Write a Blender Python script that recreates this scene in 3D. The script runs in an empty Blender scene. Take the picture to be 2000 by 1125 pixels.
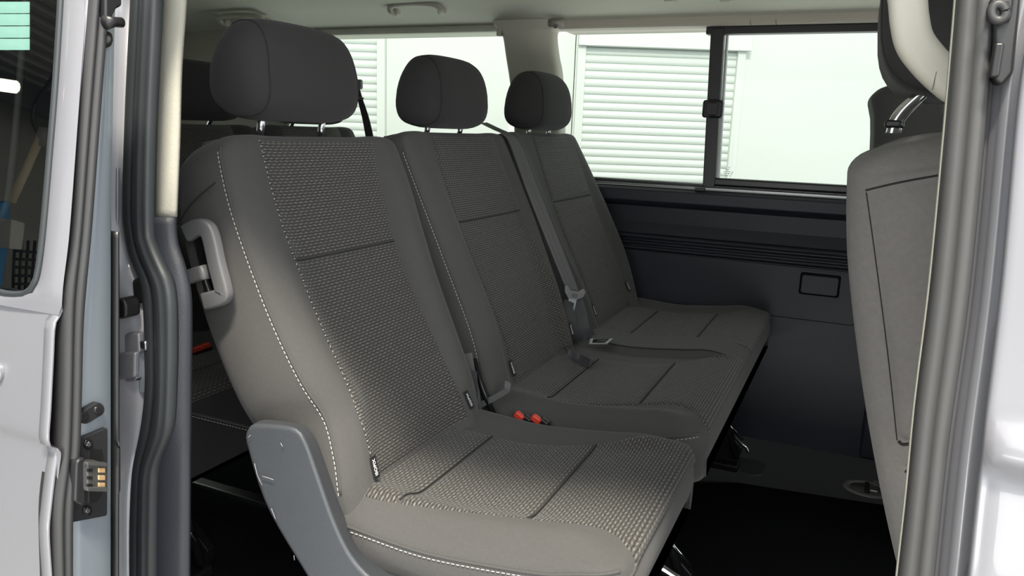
import bpy, bmesh, math, random
import numpy as np
from mathutils import Matrix, Vector
random.seed(7); np.random.seed(7)
SC = bpy.context.scene
COL = SC.collection
PI = math.pi

# ------------------------------------------------------------------ camera
FPX, CX, CY = 1480.0, 1000.0, 562.5
CAM = np.array([0.0, 0.0, 0.91])
_ym = np.array([1690-CX, CY-280, -FPX]); _ym /= np.linalg.norm(_ym)
_xm = -np.array([-2350-CX, CY-135, -FPX]); _xm -= _ym*(_xm@_ym); _xm /= np.linalg.norm(_xm)
_zm = np.cross(_xm, _ym)
RW = np.array([_xm, _ym, _zm])            # cam -> world rows
cd = bpy.data.cameras.new('camera'); cam = bpy.data.objects.new('camera', cd); COL.objects.link(cam)
cd.sensor_fit = 'HORIZONTAL'; cd.sensor_width = 36.0; cd.lens = 36.0*FPX/2000.0; cd.clip_start = 0.02
m4 = Matrix.Identity(4)
for i in range(3):
    for j in range(3): m4[i][j] = RW[i][j]
m4.translation = Vector(CAM); cam.matrix_world = m4
SC.camera = cam

# ------------------------------------------------------------------ light
SC.view_settings.view_transform = 'Standard'; SC.view_settings.look = 'None'
SC.view_settings.gamma = 1.0; SC.view_settings.exposure = 0.5; SC.view_settings.use_curve_mapping = False
w = bpy.data.worlds.new('world'); SC.world = w; w.use_nodes = True
bg = w.node_tree.nodes['Background']; bg.inputs[0].default_value = (0.93, 0.97, 1.0, 1); bg.inputs[1].default_value = 1.0

def area(name, loc, target, sx, sy, power, col=(1, 1, 1)):
    l = bpy.data.lights.new(name, 'AREA'); l.shape = 'RECTANGLE'; l.size = sx; l.size_y = sy; l.energy = power; l.color = col
    o = bpy.data.objects.new(name, l); COL.objects.link(o); o.location = loc
    d = Vector(target)-Vector(loc); o.rotation_euler = d.to_track_quat('-Z', 'Y').to_euler(); return o
area('workshop_ceiling_lamp', (0.35, -0.75, 3.9), (-0.4, 0.9, 0.6), 1.0, 0.22, 235, (1.0, 0.93, 0.80))
area('added_cabin_fill', (0.3, -3.6, 3.0), (-0.5, 1.5, 0.6), 4.0, 1.5, 48, (0.98, 0.99, 1.0))  # added fill lamp to brighten the cabin, no known doorway there
area('added_side_fill', (2.9, -2.4, 2.0), (-0.7, 0.8, 0.7), 1.6, 1.6, 58, (0.97, 0.99, 1.0))  # added lamp from the right, lifts the pillar edge and the seats
area('added_ceiling_fill', (0.2, -3.2, -0.33), (-0.6, 1.6, 1.25), 4.0, 0.4, 48, (1.0, 1.0, 0.97))  # added low lamp aimed upwards to brighten the headlining
area('added_yard_fill', (-0.5, 3.3, -0.35), (-0.6, 1.4, 1.3), 4.5, 1.0, 26, (0.97, 1.0, 0.97))  # added lamp hidden below the far windows, stands in for yard bounce

# ------------------------------------------------------------------ helpers
def ray(px, py):
    return RW@np.array([px-CX, CY-py, -FPX])
def at(px, py, **k):
    "the point a pixel shows, on the plane x=, y= or z="
    d = ray(px, py); a, v = list(k.items())[0]; i = 'xyz'.index(a)
    return CAM+d*((v-CAM[i])/d[i])
def on(px, py, p0, n):
    d = ray(px, py); p0 = np.array(p0, float); n = np.array(n, float)
    return CAM+d*(((p0-CAM)@n)/(d@n))

def wloc(o):
    v = Vector((0, 0, 0))
    while o is not None:
        v = v+Vector(o.location); o = o.parent
    return v
def tag(o, label=None, cat=None, group=None, kind=None):
    if label: o['label'] = label
    if cat: o['category'] = cat
    if group: o['group'] = group
    if kind: o['kind'] = kind
    return o
def empty(name, loc, label=None, cat=None, group=None, kind=None):
    o = bpy.data.objects.new(name, None); COL.objects.link(o); o.location = loc; o.empty_display_size = .05
    return tag(o, label, cat, group, kind)
def mesh(name, verts, faces, mat, parent=None, smooth=True, uvs=None, bevel=0, weld=False, loc=None, auto=None, solid=0, seg=2, recalc=True):
    verts = np.asarray(verts, float)
    me = bpy.data.meshes.new(name)
    base = np.array(wloc(parent)) if parent is not None else np.zeros(3)
    o = bpy.data.objects.new(name, me); COL.objects.link(o)
    if parent is not None: o.parent = parent
    if parent is None or loc == 'own':
        c = verts.mean(0) if loc is None or loc == 'own' else np.array(loc, float)
        if parent is None:
            c = np.array([(verts[:, 0].min()+verts[:, 0].max())/2, (verts[:, 1].min()+verts[:, 1].max())/2, verts[:, 2].min()])
        o.location = c-base; base = c
    me.from_pydata([tuple(v) for v in (verts-base)], [], faces)
    me.update()
    if recalc:
        bmm = bmesh.new(); bmm.from_mesh(me); bmesh.ops.recalc_face_normals(bmm, faces=bmm.faces); bmm.to_mesh(me); bmm.free()
    if uvs is not None:
        ul = me.uv_layers.new(name='UVMap')
        idx = np.empty(len(me.loops), dtype=np.int32); me.loops.foreach_get('vertex_index', idx)
        ul.data.foreach_set('uv', np.asarray(uvs, float)[idx].ravel())
    if mat: me.materials.append(mat)
    if smooth:
        me.polygons.foreach_set('use_smooth', [True]*len(me.polygons))
    if weld:
        md = o.modifiers.new('weld', 'WELD'); md.merge_threshold = 1e-5
    if solid:
        md = o.modifiers.new('solid', 'SOLIDIFY'); md.thickness = solid; md.offset = 0
    if bevel:
        md = o.modifiers.new('bevel', 'BEVEL'); md.width = bevel; md.segments = seg; md.limit_method = 'ANGLE'; md.angle_limit = math.radians(35)
        md.harden_normals = True
    if auto:
        try: me.set_sharp_from_angle(angle=math.radians(auto))
        except Exception: pass
    return o
def grid_faces(nr, nc, closed=False, flip=False):
    f = []
    for i in range(nr-1):
        for j in range(nc if closed else nc-1):
            a = i*nc+j; b = i*nc+(j+1) % nc; c = (i+1)*nc+(j+1) % nc; d = (i+1)*nc+j
            f.append((a, b, c, d) if not flip else (d, c, b, a))
    return f
def loft(name, rings, mat, parent=None, closed=True, caps=True, flip=False, **kw):
    nr, nc = len(rings), len(rings[0])
    v = [p for r in rings for p in r]
    f = grid_faces(nr, nc, closed, flip)
    if caps and closed:
        a = tuple(range(nc)); b = tuple(range((nr-1)*nc, nr*nc))
        f += [a[::-1], b] if not flip else [a, b[::-1]]
    return mesh(name, v, f, mat, parent, **kw)
def box_v(c, s):
    x, y, z = c; a, b, d = s[0]/2, s[1]/2, s[2]/2
    v = [(x+i*a, y+j*b, z+k*d) for i in (-1, 1) for j in (-1, 1) for k in (-1, 1)]
    f = [(0, 1, 3, 2), (4, 6, 7, 5), (0, 4, 5, 1), (2, 3, 7, 6), (0, 2, 6, 4), (1, 5, 7, 3)]
    return v, f
def box(name, c, s, mat, parent=None, bevel=.002, rot=None, **kw):
    v, f = box_v((0, 0, 0), s); v = np.array(v)
    if rot is not None: v = v@np.array(rot).T
    return mesh(name, v+np.array(c), f, mat, parent, bevel=bevel, **kw)
def prism(name, poly, d, mat, parent=None, bevel=.002, **kw):
    "poly: 3D points of one face; d: offset vector to the other face"
    p = np.array(poly, float); q = p+np.array(d, float); n = len(p)
    f = [tuple(range(n))[::-1], tuple(range(n, 2*n))]+[(i, (i+1) % n, n+(i+1) % n, n+i) for i in range(n)]
    nn = np.zeros(3)
    for i in range(n): nn += np.cross(p[i], p[(i+1) % n])
    if nn@np.array(d, float) < 0: f = [t[::-1] for t in f]
    return mesh(name, np.vstack([p, q]), f, mat, parent, bevel=bevel, **kw)
def smooth_path(pts, n=40, closed=False):
    "Catmull-Rom through the points"
    P_ = np.array(pts, float); m = len(P_)
    if m < 3: return np.array([P_[0]+(P_[-1]-P_[0])*t for t in np.linspace(0, 1, n)])
    out = []; segs = m if closed else m-1
    per = max(2, n//segs)
    for i in range(segs):
        if closed: p0, p1, p2, p3 = P_[(i-1) % m], P_[i], P_[(i+1) % m], P_[(i+2) % m]
        else: p0, p1, p2, p3 = P_[max(i-1, 0)], P_[i], P_[i+1], P_[min(i+2, m-1)]
        for k in range(per):
            t = k/per
            out.append(.5*((2*p1)+(-p0+p2)*t+(2*p0-5*p1+4*p2-p3)*t*t+(-p0+3*p1-3*p2+p3)*t**3))
    if not closed: out.append(P_[-1])
    return np.array(out)
def resample(pts, n):
    p = np.array(pts, float); s = np.r_[0, np.cumsum(np.linalg.norm(np.diff(p, axis=0), axis=1))]
    t = np.linspace(0, s[-1], n)
    return np.stack([np.interp(t, s, p[:, k]) for k in range(p.shape[1])], 1)
def sweep(path, section, up=(0, 0, 1)):
    "rings of a 2-D section carried along a path: section axis 0 = side, axis 1 = up"
    p = np.array(path, float); T = np.gradient(p, axis=0); T /= np.linalg.norm(T, axis=1)[:, None]
    up = np.array(up, float); rings = []
    for i in range(len(p)):
        sd = np.cross(T[i], up); l = np.linalg.norm(sd)
        if l < 1e-6: sd = np.cross(T[i], (1, 0, 0.01)); l = np.linalg.norm(sd)
        sd /= l; u = np.cross(sd, T[i])
        sec = section(i/(len(p)-1)) if callable(section) else section
        rings.append([p[i]+sd*a+u*b for a, b in sec])
    return rings
def circ(r, n=12, rx=None):
    return [(r*math.cos(2*PI*k/n), (rx or r)*math.sin(2*PI*k/n)) for k in range(n)]
def rrect(a, b, r, n=4):
    o = []
    for cx_, cy_, s in ((a-r, b-r, 0), (-a+r, b-r, 1), (-a+r, -b+r, 2), (a-r, -b+r, 3)):
        for k in range(n+1):
            t = (s+k/n)*PI/2; o.append((cx_+r*math.cos(t), cy_+r*math.sin(t)))
    return o
def tube(name, path, r, mat, parent=None, n=10, up=(0, 0, 1), sec=None, **kw):
    return loft(name, sweep(path, sec or circ(r, n), up), mat, parent, **kw)
def stitches(path, parent, mat, on_=.0042, off=.0028, r=.00055):
    p = np.array(path, float); s = np.r_[0, np.cumsum(np.linalg.norm(np.diff(p, axis=0), axis=1))]
    V, F = [], []; t = 0
    def P_(t): return np.array([np.interp(t, s, p[:, k]) for k in range(3)])
    while t+on_ < s[-1]:
        a, b = P_(t), P_(t+on_); T = (b-a)/np.linalg.norm(b-a); u = np.cross(T, (0.3, 0.8, 0.5)); u /= np.linalg.norm(u); w_ = np.cross(T, u)
        i = len(V)
        for q in (a, b):
            for c, d in ((1, 0), (0, 1), (-1, 0), (0, -1)): V.append(q+r*(u*c+w_*d))
        F += [(i, i+1, i+5, i+4), (i+1, i+2, i+6, i+5), (i+2, i+3, i+7, i+6), (i+3, i, i+4, i+7), (i+3, i+2, i+1, i), (i+4, i+5, i+6, i+7)]
        t += on_+off
    return tag(mesh('stitching', V, F, mat, parent, smooth=False), 'row of short white stitches', kind='stuff')

# ------------------------------------------------------------------ materials
def new_mat(name, color, rough=.6, metal=0, spec=.5, noise=0, nscale=40, bump=0, bscale=300, sheen=0, coat=0, trans=0, emit=None):
    m = bpy.data.materials.new(name); m.use_nodes = True; nt = m.node_tree; N, L = nt.nodes, nt.links
    b = N['Principled BSDF']
    b.inputs['Base Color'].default_value = (*color, 1); b.inputs['Roughness'].default_value = rough
    b.inputs['Metallic'].default_value = metal; b.inputs['Specular IOR Level'].default_value = spec
    if sheen: b.inputs['Sheen Weight'].default_value = sheen; b.inputs['Sheen Roughness'].default_value = .5
    if coat: b.inputs['Coat Weight'].default_value = coat; b.inputs['Coat Roughness'].default_value = .04
    tc = N.new('ShaderNodeTexCoord')
    if noise:
        n = N.new('ShaderNodeTexNoise'); n.inputs['Scale'].default_value = nscale; n.inputs['Detail'].default_value = 6
        L.new(tc.outputs['Object'], n.inputs['Vector'])
        mx = N.new('ShaderNodeMix'); mx.data_type = 'RGBA'
        mx.inputs[6].default_value = (*[max(0, c*(1-noise)) for c in color], 1); mx.inputs[7].default_value = (*[min(1, c*(1+noise)) for c in color], 1)
        L.new(n.outputs['Fac'], mx.inputs[0]); L.new(mx.outputs[2], b.inputs['Base Color'])
    if bump:
        n2 = N.new('ShaderNodeTexNoise'); n2.inputs['Scale'].default_value = bscale; n2.inputs['Detail'].default_value = 3
        L.new(tc.outputs['Object'], n2.inputs['Vector'])
        bp = N.new('ShaderNodeBump'); bp.inputs['Strength'].default_value = bump; bp.inputs['Distance'].default_value = .001
        L.new(n2.outputs['Fac'], bp.inputs['Height']); L.new(bp.outputs['Normal'], b.inputs['Normal'])
    return m
def knit_mat(name, dark, mid, light, per=.0047, ln=.0120):
    m = bpy.data.materials.new(name); m.use_nodes = True; nt = m.node_tree; N, L = nt.nodes, nt.links
    b = N['Principled BSDF']; b.inputs['Roughness'].default_value = .85; b.inputs['Specular IOR Level'].default_value = .25
    b.inputs['Sheen Weight'].default_value = .15
    uv = N.new('ShaderNodeUVMap'); sp = N.new('ShaderNodeSeparateXYZ'); L.new(uv.outputs[0], sp.inputs[0])
    def M(op, a, b_=None, c=None):
        n = N.new('ShaderNodeMath'); n.operation = op
        for i, q in enumerate((a, b_, c)):
            if q is None: continue
            if isinstance(q, (int, float)): n.inputs[i].default_value = q
            else: L.new(q, n.inputs[i])
        return n.outputs[0]
    u, v = sp.outputs[0], sp.outputs[1]
    wav = M('SINE', M('MULTIPLY', u, 2*PI/ln))
    vv = M('ADD', M('DIVIDE', v, per), M('MULTIPLY', wav, .06))
    row = M('FLOOR', vv)
    fr = M('SUBTRACT', vv, row)
    ridge = M('SUBTRACT', 1.0, M('ABSOLUTE', M('SUBTRACT', M('MULTIPLY', fr, 2.0), 1.0)))   # 0..1..0
    wn = N.new('ShaderNodeTexWhiteNoise'); wn.noise_dimensions = '1D'; L.new(row, wn.inputs['W'])
    uu = M('ADD', M('DIVIDE', u, ln), M('MULTIPLY', row, .5))
    uu = M('ADD', uu, M('MULTIPLY', wn.outputs['Value'], .15))
    ux = M('SUBTRACT', uu, M('FLOOR', uu))
    dash = M('SUBTRACT', 1.0, M('ABSOLUTE', M('SUBTRACT', M('MULTIPLY', ux, 2.0), 1.0)))
    dm = N.new('ShaderNodeMapRange'); dm.interpolation_type = 'SMOOTHSTEP'; dm.inputs[1].default_value = .42; dm.inputs[2].default_value = .68; L.new(dash, dm.inputs[0])
    rm = N.new('ShaderNodeMapRange'); rm.interpolation_type = 'SMOOTHSTEP'; rm.inputs[1].default_value = .66; rm.inputs[2].default_value = .92; L.new(ridge, rm.inputs[0])
    hl = M('MULTIPLY', dm.outputs[0], rm.outputs[0])
    no = N.new('ShaderNodeTexNoise'); no.inputs['Scale'].default_value = 60; L.new(uv.outputs[0], no.inputs['Vector'])
    hl2 = M('MULTIPLY', hl, M('ADD', M('MULTIPLY', no.outputs['Fac'], 1.4), -.15))
    m1 = N.new('ShaderNodeMix'); m1.data_type = 'RGBA'; m1.inputs[6].default_value = (*dark, 1); m1.inputs[7].default_value = (*mid, 1)
    rr = N.new('ShaderNodeMapRange'); rr.interpolation_type = 'SMOOTHSTEP'; rr.inputs[1].default_value = 0.05; rr.inputs[2].default_value = .6; L.new(ridge, rr.inputs[0])
    # dark slits sit between the ribs, half a pitch away from the light threads
    us = M('ADD', uu, .5); usx = M('SUBTRACT', us, M('FLOOR', us)); sl = M('SUBTRACT', 1.0, M('ABSOLUTE', M('SUBTRACT', M('MULTIPLY', usx, 2.0), 1.0)))
    sm = N.new('ShaderNodeMapRange'); sm.interpolation_type = 'SMOOTHSTEP'; sm.inputs[1].default_value = .10; sm.inputs[2].default_value = .45; L.new(sl, sm.inputs[0])
    valley = M('SUBTRACT', 1.0, rr.outputs[0])
    L.new(M('SUBTRACT', 1.0, M('MULTIPLY', valley, M('ADD', M('MULTIPLY', sm.outputs[0], .75), .25))), m1.inputs[0])
    m2 = N.new('ShaderNodeMix'); m2.data_type = 'RGBA'; m2.inputs[7].default_value = (*light, 1); L.new(m1.outputs[2], m2.inputs[6]); L.new(hl2, m2.inputs[0])
    L.new(m2.outputs[2], b.inputs['Base Color'])
    bp = N.new('ShaderNodeBump'); bp.inputs['Strength'].default_value = .8; bp.inputs['Distance'].default_value = .0012
    L.new(M('ADD', ridge, M('MULTIPLY', hl, .5)), bp.inputs['Height']); L.new(bp.outputs['Normal'], b.inputs['Normal'])
    return m
def glass_mat(name, tint, gloss=.06, alpha=None):
    m = bpy.data.materials.new(name); m.use_nodes = True; nt = m.node_tree; N, L = nt.nodes, nt.links
    N.remove(N['Principled BSDF']); out = N['Material Output']
    t = N.new('ShaderNodeBsdfTransparent'); t.inputs[0].default_value = (*tint, 1)
    g = N.new('ShaderNodeBsdfGlossy'); g.inputs['Roughness'].default_value = .01
    fr = N.new('ShaderNodeFresnel'); ior = 1.0+gloss*10
    # both faces of the pane reflect as air-to-glass, so that nothing is trapped between them
    ge = N.new('ShaderNodeNewGeometry'); mr = N.new('ShaderNodeMapRange'); mr.inputs[3].default_value = ior; mr.inputs[4].default_value = 1/ior
    L.new(ge.outputs['Backfacing'], mr.inputs[0]); L.new(mr.outputs[0], fr.inputs['IOR'])
    mx = N.new('ShaderNodeMixShader'); L.new(fr.outputs[0], mx.inputs[0]); L.new(t.outputs[0], mx.inputs[1]); L.new(g.outputs[0], mx.inputs[2])
    L.new(mx.outputs[0], out.inputs[0]); return m

FAB = new_mat('plain_seat_fabric', (.079, .0765, .0735), .88, spec=.2, noise=.10, nscale=220, bump=.35, bscale=900, sheen=.12)
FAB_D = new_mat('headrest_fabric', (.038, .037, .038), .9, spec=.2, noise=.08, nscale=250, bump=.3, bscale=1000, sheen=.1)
FAB_F = new_mat('front_seat_fabric', (.20, .19, .18), .9, spec=.2, noise=.14, nscale=160, bump=.5, bscale=800, sheen=.1)
KNIT = knit_mat('ribbed_knit_fabric', (.017, .016, .015), (.083, .078, .071), (.40, .38, .34))
SEAM = new_mat('seam_thread', (.018, .018, .018), .9)
THREAD = new_mat('white_thread', (.62, .61, .58), .8)
SHIELD = new_mat('grey_moulded_plastic', (.060, .066, .074), .48, noise=.06, nscale=60, bump=.35, bscale=500)
DPLAS = new_mat('dark_moulded_plastic', (.019, .021, .029), .5, noise=.05, nscale=30, bump=.25, bscale=700)
GPLAS = new_mat('grey_handle_plastic', (.14, .14, .145), .42, bump=.1, bscale=600)
BLK = new_mat('black_plastic', (.012, .012, .013), .4)
BLKM = new_mat('black_metal', (.015, .015, .016), .3, metal=.4)
RUB = new_mat('black_rubber', (.024, .028, .031), .42, noise=.12, nscale=25)
RUBD = new_mat('door_edge_rubber', (.030, .030, .031), .5, noise=.12, nscale=20)
RUBG = new_mat('grey_rubber_seal', (.052, .052, .052), .55, noise=.12, nscale=20, bump=.1, bscale=200)
CREAM = new_mat('cream_plastic', (.52, .50, .43), .55, bump=.1, bscale=400)
CREAMF = new_mat('cream_pillar_trim', (.42, .405, .345), .85, noise=.05, nscale=60, bump=.4, bscale=300)
HEADL = new_mat('headliner_cloth', (.60, .60, .52), .95, noise=.03, nscale=120, bump=.2, bscale=900)
CARP = new_mat('black_carpet', (.007, .007, .0085), .97, spec=.1, noise=.3, nscale=90, bump=.8, bscale=700)
SILV = new_mat('silver_paint', (.22, .22, .24), .38, metal=.25, coat=.35, noise=.01, nscale=400)
SILVI = new_mat('shaded_silver_paint', (.28, .315, .355), .30, metal=.30, coat=.5)  # same silver paint in shade; cool tone and bluish reflection put into the colour
CHROME = new_mat('chrome', (.85, .85, .86), .09, metal=1)
STEEL = new_mat('steel', (.45, .45, .44), .35, metal=1)
REDP = new_mat('red_plastic', (.75, .06, .035), .35)
GOLD = new_mat('copper_contact', (.80, .52, .28), .35, metal=.6)
WEB = new_mat('dark_belt_webbing', (.055, .055, .058), .6, bump=.5, bscale=500)
WEBG = new_mat('grey_belt_webbing', (.11, .11, .11), .6, bump=.4, bscale=500)
LAB = new_mat('black_label', (.010, .010, .011), .7)
WHT = new_mat('white_print', (.85, .85, .83), .6)
FRAMEB = new_mat('window_frame_black', (.018, .019, .019), .38)
ALU = new_mat('brushed_window_channel', (.30, .31, .31), .35, metal=.7)
GLASS = glass_mat('window_glass', (.93, .97, .94), .03)
TINT = glass_mat('dark_privacy_glass', (.22, .24, .23), .085)
WALLW = new_mat('white_render', (.69, .715, .69), .8, noise=.012, nscale=3)
SLATW = new_mat('white_shutter_slat', (.69, .73, .705), .5)
CONC = new_mat('concrete', (.42, .42, .40), .8, noise=.15, nscale=3)

# ------------------------------------------------------------------ upholstery engine
def I(v):   # a number or list of (s, value) pairs -> function
    if isinstance(v, (int, float)): return lambda s: v+0*np.asarray(s, float)
    a = np.array(v, float); return lambda s: np.interp(s, a[:, 0], a[:, 1])
def smooth_I(v):
    if isinstance(v, (int, float)): return I(v)
    a = np.array(v, float); p = smooth_path(a, 60); return lambda s: np.interp(s, p[:, 0], p[:, 1])
def cosspace(n): return (1-np.cos(np.linspace(0, PI, n)))/2

class Back:
    def __init__(s, yl, yr, x0=-.59, z0=.42, lean=.467, S=.526, s0=-.06, T=((0, .145), (.25, .148), (.4, .138), (.52, .118)), bol=.018, r=.022, lumbar=.010, dish=.006, seamfwd=0):
        s.yl, s.yr, s.S, s.s0, s.r, s.bol, s.lumbar, s.dish, s.seamfwd = smooth_I(yl), smooth_I(yr), S, s0, r, bol, lumbar, dish, seamfwd
        s.T = smooth_I(T)
        d = np.array([-lean, 0, 1.0]); d /= np.linalg.norm(d); s.d = d; s.n = np.array([d[2], 0, -d[0]]); s.p0 = np.array([x0, 0, z0]); s.rr = .035
    def sn(s, q):     # arc parameter -> (s, drop, phi)
        S, r = s.S, s.r
        if q <= S-r: return q, 0, 0
        ph = min((q-(S-r))/r, PI/2); return S-r+r*math.sin(ph), r*(1-math.cos(ph)), ph
    def ab(s, sv):
        a, b = float(s.yl(sv)), float(s.yr(sv)); rr = s.rr
        if sv > s.S-rr:
            k = rr-math.sqrt(max(0, rr*rr-(sv-(s.S-rr))**2)); a += k*.8; b -= k*.8
        return a, b
    def nf(s, y, sv, a, b):
        d = np.minimum(y-a, b-y); d = np.maximum(d, 0)
        t = (y-(a+b)/2)/((b-a)/2)
        fd = 1-.75*min(1, max(0, (sv-.30)/(s.S-.32)))
        n = fd*(s.bol*np.exp(-((d-.045)/.030)**2)-s.dish*(1-t*t))
        e = .020; k = np.clip(1-d/e, 0, 1); n = n-.014*(1-np.sqrt(1-k*k*.999))
        n = n+s.lumbar*math.exp(-((sv-.10)/.13)**2)
        if s.seamfwd: n = n+s.seamfwd*np.clip(1-d/.06, 0, 1)*math.exp(-((sv-.03)/.06)**2)
        return n
    def pt(s, y, sv, n): return s.p0+s.d*sv+s.n*n+np.array([0, 1, 0])*y
    def front(s, y, q, off=0):
        sv, dr, ph = s.sn(q); a, b = s.ab(sv); n = s.nf(np.array(y), sv, a, b)-dr
        return s.pt(y, sv+off*math.sin(ph), n+off*math.cos(ph))
    def build(s, name, mat, parent, nq=40):
        qs = list(np.linspace(s.s0, s.S-s.r, nq))+list(s.S-s.r+s.r*np.linspace(0, PI/2, 7)[1:])
        rings = []; u = cosspace(46)
        def ring(q, lerp=0):
            sv, dr, ph = s.sn(q); a, b = s.ab(sv); T = float(s.T(sv)); rb = .03
            bk = -T+rb*(1-math.cos(ph))
            y = a+(b-a)*u; nn = s.nf(y, sv, a, b)-dr; mid = (nn.mean()+bk)/2
            L_ = []
            def add(yy, n_): 
                n2 = n_+(mid-n_)*lerp; L_.append(s.pt(yy, sv+.006*math.sin(lerp*PI/2), n2))
            for k in range(len(y)): add(y[k], nn[k])
            for k in np.linspace(0, 1, 12)[1:-1]:
                n_ = nn[-1]+(bk-nn[-1])*k; bul = .009*math.sin(PI*min(1, k*1.15))-(.022*max(0, (k-.75)/.25)**2); add(b+bul, n_)
            for k in np.linspace(0, 1, 10): add(b-.022-(b-a-.044)*k, bk-.008*math.sin(PI*k))
            for k in np.linspace(1, 0, 12)[1:-1]:
                n_ = nn[0]+(bk-nn[0])*k; bul = .009*math.sin(PI*min(1, k*1.15))-(.022*max(0, (k-.75)/.25)**2); add(a-bul, n_)
            return L_
        rings.append(ring(s.s0, 1)); rings.append(ring(s.s0, .5))
        for q in qs: rings.append(ring(q))
        for l in (.3, .6, .85, 1): rings.append(ring(qs[-1], l))
        return loft(name, rings, mat, parent, caps=False)
    def patch(s, name, il, ir, q0, q1, mat, parent, off=.0045, nu=30, nq=34):
        il, ir = smooth_I(il), smooth_I(ir); rows = []; uvs = []
        fine = lambda n: np.unique(np.r_[np.linspace(0, 1, n), .012, .03, .97, .988])
        for tq in fine(nq):
            q = q0+(q1-q0)*tq; a, b = float(il(q)), float(ir(q)); row = []
            for tu in fine(nu):
                y = a+(b-a)*tu; de = min((y-a), (b-y), (q-q0), (q1-q)); o = off*(1-math.exp(-de/.006))-.0012
                row.append(s.front(y, q, o)); uvs.append((y, q))
            rows.append(row)
        return loft(name, rows, mat, parent, closed=False, uvs=uvs)
    def seam_y(s, y, q, off=.0005): return s.front(float(y), q, off)

def headrest(parent, cx_, cy_, cz_, hw, dx=.052, hz=.074, mat=None, posts=True, pz=.88, lean=.0, seamside=-1, px=None, pdy=.072, tilt=0):
    "egg-shaped pad lofted across y; cx_,cy_,cz_ its centre"
    mat = mat or FAB_D
    K = 36; rings = []
    ts = np.sin(np.linspace(-PI/2, PI/2, 25))
    def sec(sc_):
        out = []
        for k in range(K):
            a = 2*PI*k/K; c, s_ = math.cos(a), math.sin(a)
            ex = .82
            X = dx*np.sign(c)*abs(c)**ex; Z = hz*np.sign(s_)*abs(s_)**(.80 if s_ > 0 else .62)
            X *= (1.0-.14*(Z/hz)) if X > 0 else (1.02-.20*(Z/hz))
            X += -lean*Z
            out.append((X*sc_, Z*sc_))
        return out
    for t in ts:
        f = (1-abs(t)**7)**(1/2.9) if abs(t) < .9999 else 0
        f = .0+f
        arch = 1-.03*t*t
        rings.append([(cx_+X-.006*t*t, cy_+hw*t*(1-.10*max(0, Z/hz)), cz_+Z*(arch if Z > 0 else 1)) for X, Z in sec(f)])
    h = loft('headrest', rings, mat, parent, caps=False, weld=True)
    # side seam
    for sg in (-1, 1):
        t = sg*.80; f = (1-abs(t)**7)**(1/2.9)*1.004; arch = 1-.03*t*t
        path = [(cx_+X*1.0-.006*t*t, cy_+hw*t*(1-.10*max(0, Z/hz)), cz_+Z*(arch if Z > 0 else 1)) for X, Z in sec(f*1.0)]
        tube('seam', path+[path[0]], .0011, SEAM, h, n=6, caps=False, up=(0, 1, 0))
    if posts:
        for sg in (-1, 1):
            p = np.array([cx_+.004, cy_+sg*pdy, cz_-hz*.7]); q = np.array([px if px is not None else cx_-.005, cy_+sg*pdy, pz])
            tube('headrest_post', [p, (p+q)/2, q], .0058, CHROME, parent, n=14, up=(0, 1, 0))
            tube('post_guide', [q+(0, 0, .002), q+(0, 0, .012)], .010, BLK, parent, n=14, up=(0, 1, 0))
    return h

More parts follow.
